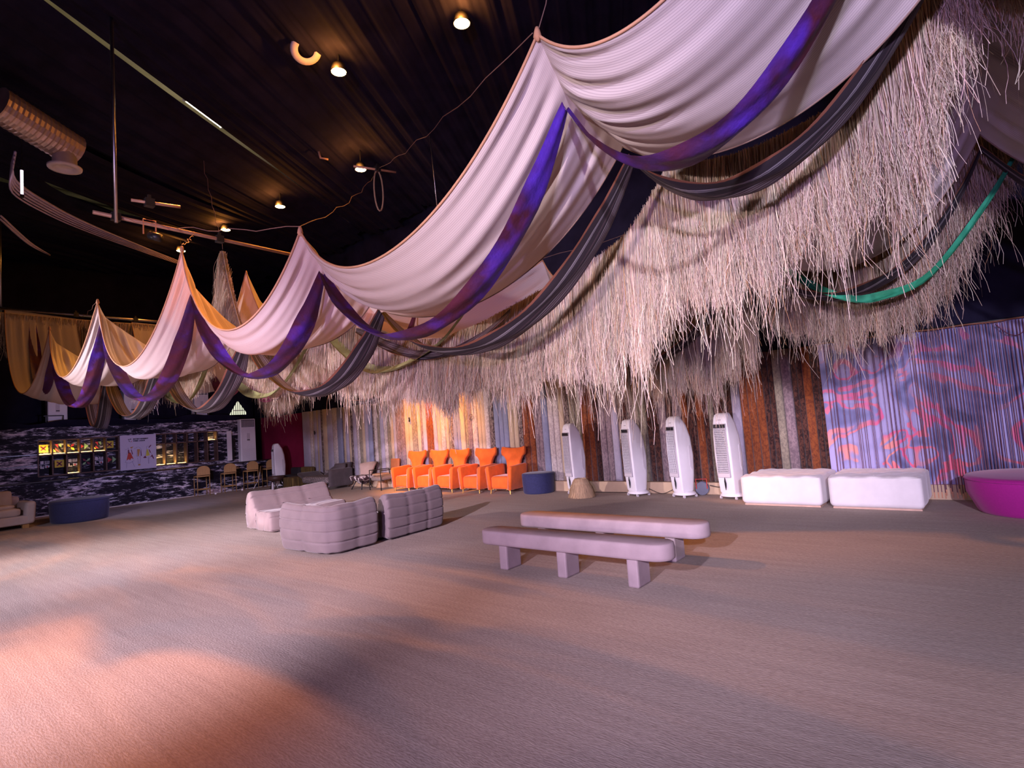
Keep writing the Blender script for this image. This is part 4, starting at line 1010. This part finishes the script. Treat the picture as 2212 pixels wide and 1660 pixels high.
# raffia pouf
rp_ = thing('raffia_pouf', 'small pale raffia-skirted pouf in front of the first air cooler', 'pouf', (10.16, 6.62, 0))
obj('core', MB().lathe([(.17, .0), (.2, .05), (.19, .3), (.15, .37), (.02, .38)], n=24), mat('raffia_core', (.45, .33, .2), .9), rp_, smooth=True)
rg = np.random.default_rng(5); VV, FF, CC = [], [], []; base = 0
for z0, L_, r0 in ((.385, .16, .13), (.28, .18, .19), (.17, .17, .21)):
    n = 1500; a = rg.uniform(0, 2*PI, n); sp = rg.uniform(.02, .08, n)
    t_ = np.linspace(0, 1, 5)[None, :]
    rad = r0+(sp[:, None])*t_**.7+rg.normal(0, .008, n)[:, None]*t_; z = z0+rg.normal(0, .006, n)[:, None]-L_*rg.uniform(.8, 1.1, n)[:, None]*t_**1.2
    aa = a[:, None]+rg.normal(0, .06, n)[:, None]*t_
    P = np.stack([rad*np.cos(aa), rad*np.sin(aa), np.maximum(z, .004)], 2)
    wv = np.stack([-np.sin(a), np.cos(a), 0*a], 1)[:, None, :]*.0045
    V = np.stack([P+wv, P-wv], 2).reshape(-1, 3); b0 = base+(np.arange(n)*10)[:, None]+(np.arange(4)*2)[None, :]
    VV.append(V); FF.append(np.stack([b0, b0+1, b0+3, b0+2], 2).reshape(-1, 4)); base += len(V)
    CC.append(np.repeat(rg.uniform(.75, 1.1, n)[:, None]*np.array([[.66, .48, .30]]), 10, 0))
tag(quads_mesh('fibre_skirt', np.concatenate(VV), np.concatenate(FF), np.concatenate(CC), M_raffia, rp_, (0, 0, 0)), kind='stuff')

# ---------------------------------------------------------------- orange wing chairs
M_orange = mat('orange_velvet', (.72, .125, .012), .8, var=.14, nscale=5, sheen=.3)
def wing_chair():
    t = thing('wing_chair', '', 'chair', (0, 0, 0), 0, 'orange wing chairs along the wall')
    def chan(p, nr):
        o = Vector(p)
        if nr.y < -.5 or nr.z > .5: o += nr*(-.010*(abs(math.sin(p[0]*PI/.095))**.3 < .55))
        return o
    obj('seat', MB().rbox(0, -.10, .27, .54, .60, .32, .07, 26, chan), M_orange, t, smooth=True)
    for sx in (-1, 1):
        m = MB()
        secs = []
        for y, zt in ((-.42, .60), (-.38, .63), (-.2, .635), (0, .65), (.18, .66), (.28, .64)):
            r = []
            for k in range(12):
                a = 2*PI*k/12; zz = .13 if math.sin(a) < 0 else zt
                flare = .05*(zz-.13)/.5
                r.append((sx*(.305+flare+.05*math.cos(a)), y, zz+.035*math.sin(a)))
            secs.append(r)
        obj('armrest', m.loft(secs), M_orange, t, smooth=True)
    half = [(.195, .36), (.20, .55), (.205, .66), (.225, .76), (.29, .86), (.36, .905), (.375, .98), (.36, 1.08), (.335, 1.10), (.25, 1.075), (.12, 1.062), (0, 1.06)]
    outl = half+[(-x, z) for x, z in half[-2::-1]]
    def bf(x, z, d): return (x, .20+.10*(z-.36)/.7+d-.10*max(0, abs(x)-.2)**1.0*2.0, z)
    m = MB()
    rings = []
    for d, sc in ((-.055, .95), (-.068, .88), ):
        pass
    c0_ = (0, .75)
    def inset(s): return [((x-0)*s, .75+(z-.75)*s) for x, z in outl]
    rings = [[bf(x, z, -.05) for x, z in inset(.0005)], [bf(x, z, -.058) for x, z in inset(.5)], [bf(x, z, -.055) for x, z in inset(.93)], [bf(x, z, -.03) for x, z in outl], [bf(x, z, .03) for x, z in outl], [bf(x, z, .05) for x, z in inset(.93)], [bf(x, z, .05) for x, z in inset(.0005)]]
    obj('backrest', m.loft(rings), M_orange, t, smooth=True)
    for sx in (-1, 1):
        for y in (-.36, .24):
            obj('leg', MB().tube([(sx*.29, y, .12), (sx*.30, y-.01, .0)], [.022, .012], 6).box(sx*.25, y, .115, .11, .03, .02), M_gold, t)
    return t
w0 = wing_chair()
for k, (y, x, lab) in enumerate(((12.63, 10.60, 'orange velvet wing chair at the left end of the row, beside the dark armchair'), (11.70, 10.60, 'second orange velvet wing chair from the left end'), (10.90, 10.60, 'middle orange velvet wing chair of the row of five'),
                               (9.93, 10.60, 'fourth orange velvet wing chair from the left end'), (8.98, 10.60, 'orange velvet wing chair at the right end of the row, near the navy pouf'))):
    if k == 0: w0.location = (x, y, 0); w0.rotation_euler = (0, 0, HP); w0['label'] = lab
    else: dup(w0, (x, y, 0), HP+random.uniform(-.04, .04), lab)

# ---------------------------------------------------------------- seats at the far end of the long wall
M_greyv = mat('charcoal_velvet', (.085, .07, .075), .8, var=.15, nscale=6, sheen=.3)
def zig_mat():
    m, t, b = new_mat('zigzag_weave'); v = t.coord((1, 1, 1))
    wv = t.node('ShaderNodeTexWave', wave_type='BANDS', bands_direction='Z'); wv.inputs['Scale'].default_value = 9; wv.inputs['Distortion'].default_value = 9; wv.inputs['Detail Scale'].default_value = 3
    t.link(v, wv.inputs['Vector'])
    t.link(t.ramp(wv.outputs[1], [(.45, (.05, .04, .045)), (.6, (.36, .31, .30))]), b.inputs['Base Color']); b.inputs['Roughness'].default_value = .85; return m
M_zig = zig_mat()
t = thing('lounge_sofa', 'charcoal lounge sofa with zigzag patterned seat, left of the cow-print chair', 'sofa', (10.48, 16.75, 0), HP)
obj('seat', MB().rbox(0, -.08, .30, 1.55, .85, .22, .09, 16), M_zig, t, smooth=True)
def lb(u, v):
    x = -.62+1.35*u; z = .38+.42*math.sin(PI*min(1, .25+.75*u)*.5)*v*(1-.35*(1-u)**2)
    return (x, .28+.13*v-.10*math.sin(PI*u), z)
m = MB(); m.grid(lb, 16, 8); f_ = MB(); 
front = [[Vector(lb(i/16, j/8)) for j in range(9)] for i in range(17)]
rings = [[tuple(front[i][j]+Vector((0, -.05, 0))) for j in range(9)]+[tuple(front[i][j]+Vector((0, .08, 0))) for j in range(8, -1, -1)] for i in range(17)]
obj('backrest', MB().loft(rings), M_greyv, t, smooth=True)
obj('lounge_end', MB().rbox(-.92, -.02, .40, .50, .80, .10, .045, 10, lambda p, n: Vector((p[0], p[1], p[2]+.10*(-p[0]/.25)))), M_greyv, t, smooth=True)
obj('side_panel', MB().rbox(.80, -.02, .36, .12, .86, .56, .05, 10), M_greyv, t, smooth=True)
obj('patterned_band', MB().rbox(.60, -.08, .56, .34, .62, .12, .05, 8), M_zig, t, smooth=True)
for x in (-.6, .7):
    for y in (-.4, .3): obj('leg', MB().tube([(x, y, .2), (x, y, 0)], .016, 6), M_steel, t, smooth=True)
c = thing('cushion', 'grey velvet cushion propped on the lounge sofa', 'cushion', (10.55, 16.15, .60), HP+.3)
obj('cover', MB().rbox(0, 0, 0, .46, .14, .40, .065, 10, lambda p, n: Vector((p[0], p[1]*(1-.4*(abs(p[0])/.23)**2), p[2]))).xf(Matrix.Rotation(-.35, 4, 'X')), M_greyv, c, smooth=True)
def cow_mat():
    m, t, b = new_mat('cow_print'); n = t.noise(t.coord((1, 1, 1)), 7.5, 2, .5, .4)
    t.link(t.ramp(n, [(.49, (.05, .025, .03)), (.53, (.62, .56, .54))]), b.inputs['Base Color']); b.inputs['Roughness'].default_value = .8; return m
M_cow = cow_mat(); M_beige = mat('beige_leather', (.50, .36, .29), .55, var=.08)
t = thing('cow_print_chair', 'low chair with flared beige back and cow-print seat', 'chair', (10.55, 14.85, 0), HP)
def shell(u, v, d=0):
    x = (u-.5)*(.42+.34*v); return (x, .20+.20*v-.22*(2*u-1)**2*(.6+.4*v)+d, .34+.46*v-.04*(2*u-1)**2*v)
rings = [[shell(i/12, j/8, -.035) for j in range(9)]+[shell(i/12, j/8, .035) for j in range(8, -1, -1)] for i in range(13)]
obj('backrest', MB().loft(rings), M_beige, t, smooth=True, bevel=.01)
obj('seat', MB().rbox(0, -.06, .34, .62, .58, .16, .075, 12), M_cow, t, smooth=True)
obj('under_shell', MB().lathe([(.06, .14), (.16, .17), (.27, .28), (.28, .30)], n=20), M_cow, t, smooth=True)
for x, y in ((-.26, -.28), (.26, -.28), (0, .3)): obj('leg', MB().tube([(x*.6, y*.6, .26), (x, y, 0)], .018, 6), M_black_metal, t, smooth=True)
t = thing('metal_armchair', 'black metal framed armchair with brown back panel and grey seat', 'armchair', (10.62, 13.82, 0), HP-.1)
for sx in (-.31, .31):
    obj('side_frame', MB().tube([(sx, -.38, 0), (sx, -.38, .58), (sx, .30, .58), (sx, .36, 0)], .016, 6), M_black_metal, t, smooth=True)
obj('cross_bar', MB().tube([(-.31, .3, .3), (.31, .3, .3)], .014, 6).tube([(-.31, -.3, .28), (.31, -.3, .28)], .014, 6), M_black_metal, t)
obj('seat', MB().rbox(0, -.05, .35, .56, .60, .13, .05, 10).xf(Matrix.Rotation(.06, 4, 'X')), mat('grey_tweed', (.20, .165, .15), .9, nscale=40, var=.2), t, smooth=True)
obj('backrest', MB().rbox(0, .30, .66, .46, .07, .46, .03, 8).xf(Matrix.Rotation(-.06, 4, 'X')), mat('tan_leather', (.30, .115, .05), .6), t, smooth=True)
t = thing('wood_stool', 'low curved wooden side stool between the cow-print chair and the metal armchair', 'stool', (10.85, 14.32, 0))
M_ow = mat('pale_wood', (.50, .30, .17), .5, var=.2, nscale=5, stretch=(1, 1, 5))
obj('top', MB().rbox(0, 0, .41, .42, .46, .07, .03, 8), M_ow, t, smooth=True)
obj('base', MB().lathe([(.19, 0), (.2, .02), (.14, .18), (.15, .30), (.2, .38)], n=20), M_ow, t, smooth=True)
def slat_mat():
    m, t, b = new_mat('olive_plush'); n = t.noise(t.coord((14, 14, .8)), 2, 3)
    t.link(t.ramp(n, [(.35, (.055, .035, .012)), (.65, (.17, .115, .03))]), b.inputs['Base Color']); b.inputs['Roughness'].default_value = .85; return m
M_olp = slat_mat()
t = thing('olive_cube_pouf', 'square olive-brown plush pouf beside the lounge sofa', 'pouf', (10.30, 18.30, 0), -.1)
obj('body', MB().rbox(0, 0, .20, .72, .78, .38, .035, 12), M_olp, t, smooth=True)
obj('base', MB().box(0, 0, .012, .62, .68, .024), M_black_metal, t)
t = thing('dark_sofa', 'low dark sofa with olive back against the maroon panel', 'sofa', (10.70, 19.0, 0), HP)
obj('seat', MB().rbox(0, -.05, .24, 1.5, .62, .36, .06, 10), mat('black_velvet', (.018, .015, .02), .85), t, smooth=True)
obj('backrest', MB().rbox(.35, .2, .44, .78, .16, .46, .06, 10), M_olp, t, smooth=True)
obj('side_cushion', MB().rbox(-.38, .18, .46, .62, .18, .40, .07, 10), mat('black_velvet', (.018, .015, .02), .85), t, smooth=True)
for x in (-.65, .65):
    for y in (-.28, .2): obj('leg', MB().tube([(x, y, .08), (x, y, 0)], .02, 6), M_black_metal, t)
t = thing('side_table', 'small round dark brown three-legged table near the bar end', 'table', (9.95, 19.1, 0))
M_walnut = mat('walnut', (.06, .03, .022), .5, var=.2)
obj('table_top', MB().lathe([(.20, .28), (.27, .30), (.29, .36), (.29, .43), (.27, .45), (.01, .45)], n=28), M_walnut, t, smooth=True)
for k in range(3):
    a = 2*PI*k/3-2.2; obj('leg', MB().tube([(.17*math.cos(a), .17*math.sin(a), .30), (.27*math.cos(a), .27*math.sin(a), 0)], [.022, .014], 6), M_steel if k == 1 else M_walnut, t, smooth=True)
M_cup = mat('paper_cup', (.72, .70, .74), .6, var=.02)
for x, y, h, lab in ((9.68, 18.85, .26, 'thin white paper roll standing by the small brown table'), (10.15, 17.05, .14, 'small white bottle on the floor before the lounge sofa'),
                     (8.42, 20.35, .05, 'tiny white plug on the floor right of the leftmost bar stool'), (9.35, 20.4, .07, 'tiny white lump on the floor between the bar stools')):
    t = thing('small_bottle', lab, 'bottle', (x, y, 0))
    obj('body', MB().lathe([(.035, 0), (.037, .01), (.036, h*.75), (.02, h*.88)], n=12), M_cup, t, smooth=True); obj('cap', MB().lathe([(.022, h*.88), (.022, h), (.001, h)], n=10), M_cup, t)
t = thing('leaning_stick', 'pale stick leaning on the bar between the right bar stools', 'stick', (9.95, 20.35, 0))
obj('shaft', MB().tube([(0, 0, .35), (.28, .42, .78)], .018, 6), M_cup, t); obj('foot', MB().tube([(-.22, -.0, .01), (0, 0, .35)], .012, 6), M_cup, t)

# white sofa at the left edge
M_linen = mat('pale_linen', (.52, .46, .46), .85, var=.07, nscale=5)
t = thing('linen_sofa', 'pale linen sofa cut by the left edge of the frame', 'sofa', (2.22, 18.45, 0), .05)
obj('base', MB().rbox(0, 0, .20, 1.9, .95, .22, .04, 12), M_linen, t, smooth=True)
obj('seat_cushion', MB().rbox(-.02, -.06, .40, 1.46, .80, .20, .07, 14), M_linen, t, smooth=True)
obj('backrest', MB().rbox(0, .40, .50, 1.7, .20, .52, .08, 14), M_linen, t, smooth=True)
for sx in (-1, 1): obj('armrest', MB().rbox(sx*.87, 0, .36, .22, .95, .54, .08, 12, lambda p, n, sx=sx: Vector((p[0]+sx*.06*(p[2]+.27), p[1], p[2]))), M_linen, t, smooth=True)
for sx in (-.8, .8):
    for y in (-.38, .38): obj('foot', MB().box(sx, y, .045, .12, .10, .09), M_oak, t)
c = thing('cushion', 'flat pale cushion lying on the linen sofa seat', 'cushion', (2.45, 18.32, .535), .2)
obj('cover', MB().rbox(0, 0, 0, .75, .50, .10, .048, 10), M_linen, c, smooth=True)
c = thing('cushion', 'large pale cushion leaning on the linen sofa back', 'cushion', (2.45, 18.62, .70), .05)
obj('cover', MB().rbox(0, 0, 0, .85, .16, .44, .07, 10).xf(Matrix.Rotation(-.2, 4, 'X')), M_linen, c, smooth=True)

# ---------------------------------------------------------------- quilted floor sofas
M_taupe = mat('taupe_suede', (.165, .13, .13), .85, var=.10, nscale=4, bump=.15, bscale=40, sheen=.25)
M_taupe2 = mat('dusty_rose_suede', (.25, .19, .178), .85, var=.10, nscale=4, bump=.15, bscale=40, sheen=.25)
def pad(m, sweep, prof, nch, seams, puff=.028, ns=40):
    """quilted shell: prof = closed outline (outward, z) of the section, sweep(u) -> origin, outward dir; channels along the outline"""
    pr = [Vector((a, b_)) for a, b_ in prof]; M_ = len(pr)
    segL = [(pr[(i+1) % M_]-pr[i]).length for i in range(M_)]; tot = sum(segL); NP = 132; pts = []
    for k in range(NP):
        d = tot*k/NP; i = 0
        while d > segL[i]: d -= segL[i]; i += 1
        pts.append(pr[i].lerp(pr[(i+1) % M_], d/segL[i]))
    for _ in range(3): pts = [(pts[k-1]+pts[k]*2+pts[(k+1) % NP])/4 for k in range(NP)]
    cen = sum(pts, Vector((0, 0)))/NP
    rings = []
    for j in range(ns+1):
        u = j/ns; o, d, sc = sweep(u); r = []
        e = min(u, 1-u)*ns; rnd = math.sqrt(max(0, 1-(1-min(1, e/3))**2))
        sd = min([abs(u-s_) for s_ in seams]+[1])*18
        for k in range(NP):
            p = pts[k]; nr = (pts[(k+1) % NP]-pts[k-1]); nr = Vector((nr.y, -nr.x)).normalized()
            if nr.dot(p-cen) < 0: nr = -nr
            ch = min(1, 3.2*abs(math.sin(PI*nch*k/NP)))**.6
            q = p+nr*(puff*(ch-1)+.018*(min(1, sd)**.6-1))
            q = cen+(q-cen)*(.90+.10*rnd if rnd < 1 else 1)
            r.append((o[0]+d[0]*q.x, o[1]+d[1]*q.x, max(.004, q.y*sc)))
        rings.append(r)
    m.loft(rings); return m
LPROF = [(0.0, .02), (0.0, .30), (.06, .37), (.30, .36), (.52, .36), (.60, .42), (.70, .62), (.78, .70), (.86, .69), (.90, .58), (.93, .30), (.90, .03), (.45, .01)]
BPROF = [(.0, .02), (-.02, .30), (.06, .58), (.10, .67), (.18, .70), (.26, .66), (.30, .45), (.30, .2), (.27, .02)]
SPROF = [(0, .02), (0, .30), (.06, .38), (.35, .37), (.66, .37), (.70, .3), (.70, .02)]
# long sofa (faces the two backs)
t = thing('quilted_floor_sofa', 'long dusty pink quilted floor sofa facing the camera, rear of the group', 'sofa', (5.06, 10.0, 0), .0)
def sw_lin(L): return lambda u: ((L*u, 0), (0, 1), 1+.04*abs(2*u-1)**3)
m = pad(MB(), sw_lin(1.64), [(.52, .04), (.50, .34), (.60, .44), (.70, .62), (.78, .72), (.86, .71), (.92, .58), (.97, .30), (.92, .03)], 9, (.33, .66), puff=.042)
obj('backrest', m, M_taupe2, t, smooth=True)
m = pad(MB(), sw_lin(1.62), [(0, .02), (-.01, .28), (.05, .37), (.28, .37), (.56, .37), (.58, .2), (.55, .02)], 7, (.33, .66), puff=.04)
obj('seat', m, M_taupe2, t, smooth=True)
obj('pull_button', MB().lathe([(.001, 0), (.02, .004), (.001, .012)], .57, .60, 8).lathe([(.001, 0), (.02, .004), (.001, .012)], 1.13, .60, 8).xf(Matrix.Translation((0, 0, .45))), M_taupe, t)
# corner unit
t = thing('quilted_corner_sofa', 'grey-brown quilted corner floor seat seen from behind, nearest the camera', 'sofa', (4.40, 7.08, 0), .03)
def sw_corner(u):
    L1, L2, R = .98, .62, .22
    tot = L1+PI/2*R+L2; d = u*tot
    if d < L1: o = (0, R+L1-d); n_ = (-1, 0)
    elif d < L1+PI/2*R:
        a = (d-L1)/R; o = (R-R*math.cos(a), R-R*math.sin(a)); n_ = (-math.cos(a), -math.sin(a))
    else: o = (R+(d-L1-PI/2*R), 0); n_ = (0, -1)
    # profile starts inside (x=.30) and grows outward
    return ((o[0]-n_[0]*.26, o[1]-n_[1]*.26), n_, 1+.05*abs(2*u-1)**4)
BP2 = [(.26, .02), (.30, .22), (.31, .42), (.29, .60), (.24, .69), (.14, .69), (.08, .62), (.03, .40), (.02, .05)]
obj('backrest', pad(MB(), sw_corner, BP2, 11, (.28, .52, .60, .82), ns=64), M_taupe, t, smooth=True)
obj('seat', MB().rbox(.62, .68, .20, .92, 1.0, .36, .09, 16), M_taupe, t, smooth=True)
# straight seat beside it
t = thing('quilted_floor_sofa', 'grey-brown quilted floor seat seen from behind, right of the corner seat', 'sofa', (5.44, 7.12, 0), .07)
obj('backrest', pad(MB(), lambda u: ((1.24*u, .26), (0, -1), 1+.05*abs(2*u-1)**3), BP2, 11, (.36, .70)), M_taupe, t, smooth=True)
obj('seat', pad(MB(), lambda u: ((.02+1.20*u, .22), (0, 1), 1), SPROF, 7, (.36, .70)), M_taupe, t, smooth=True)
t = thing('white_tray_table', 'small white tapered box table between the quilted floor sofas', 'table', (5.35, 9.25, 0), .3)
def rq(s, z): return [(s*a, s*b_*.8, z) for a, b_ in ((-1, -1), (1, -1), (1, 1), (-1, 1))]
obj('tapered_body', MB().loft([rq(.20, 0), rq(.27, .22)]), M_white_plastic, t, bevel=.006)
obj('rim', MB().loft([rq(.275, .22), rq(.29, .225), rq(.29, .25), rq(.26, .25), rq(.25, .235)]), M_white_plastic, t)

# ---------------------------------------------------------------- benches
M_plaster = mat('mauve_plaster', (.33, .255, .265), .75, var=.16, nscale=3.2, bump=.3, bscale=7)
M_plaster2 = mat('mauve_plaster_light', (.39, .31, .32), .75, var=.16, nscale=3.2, bump=.3, bscale=7)
def bench(lab, x, y, L, W, mt):
    t = thing('plaster_bench', lab, 'bench', (x, y, 0))
    def stad(s, z):
        w_, l_ = W/2*s if s < 1 else W/2, L/2-(1-s)*W/2
        out = []; r = W/2*.98
        w_ = W/2-(1-s)*W/2
        for sg in (1, -1):
            for k in range(11):
                a = PI*k/10+(0 if sg > 0 else PI)
                out.append((w_*math.cos(a), sg*(l_-w_)+w_*math.sin(a), z))
        return out
    obj('seat_slab', MB().loft([stad(.90, .275), stad(.97, .283), stad(1, .305), stad(1, .40), stad(.97, .425), stad(.88, .434)]), mt, t, smooth=True)
    for yy in (-L*.34, 0.02, L*.34+.02):
        obj('leg', MB().box(0, yy, .142, .26, .12, .284), mt, t, bevel=.018)
    return t
bench('mauve plaster bench with rounded ends, front one of the pair', 5.03, 3.50, 2.38, .34, M_plaster)
bench('mauve plaster bench with rounded ends, rear one of the pair', 6.06, 3.64, 2.58, .36, M_plaster2)
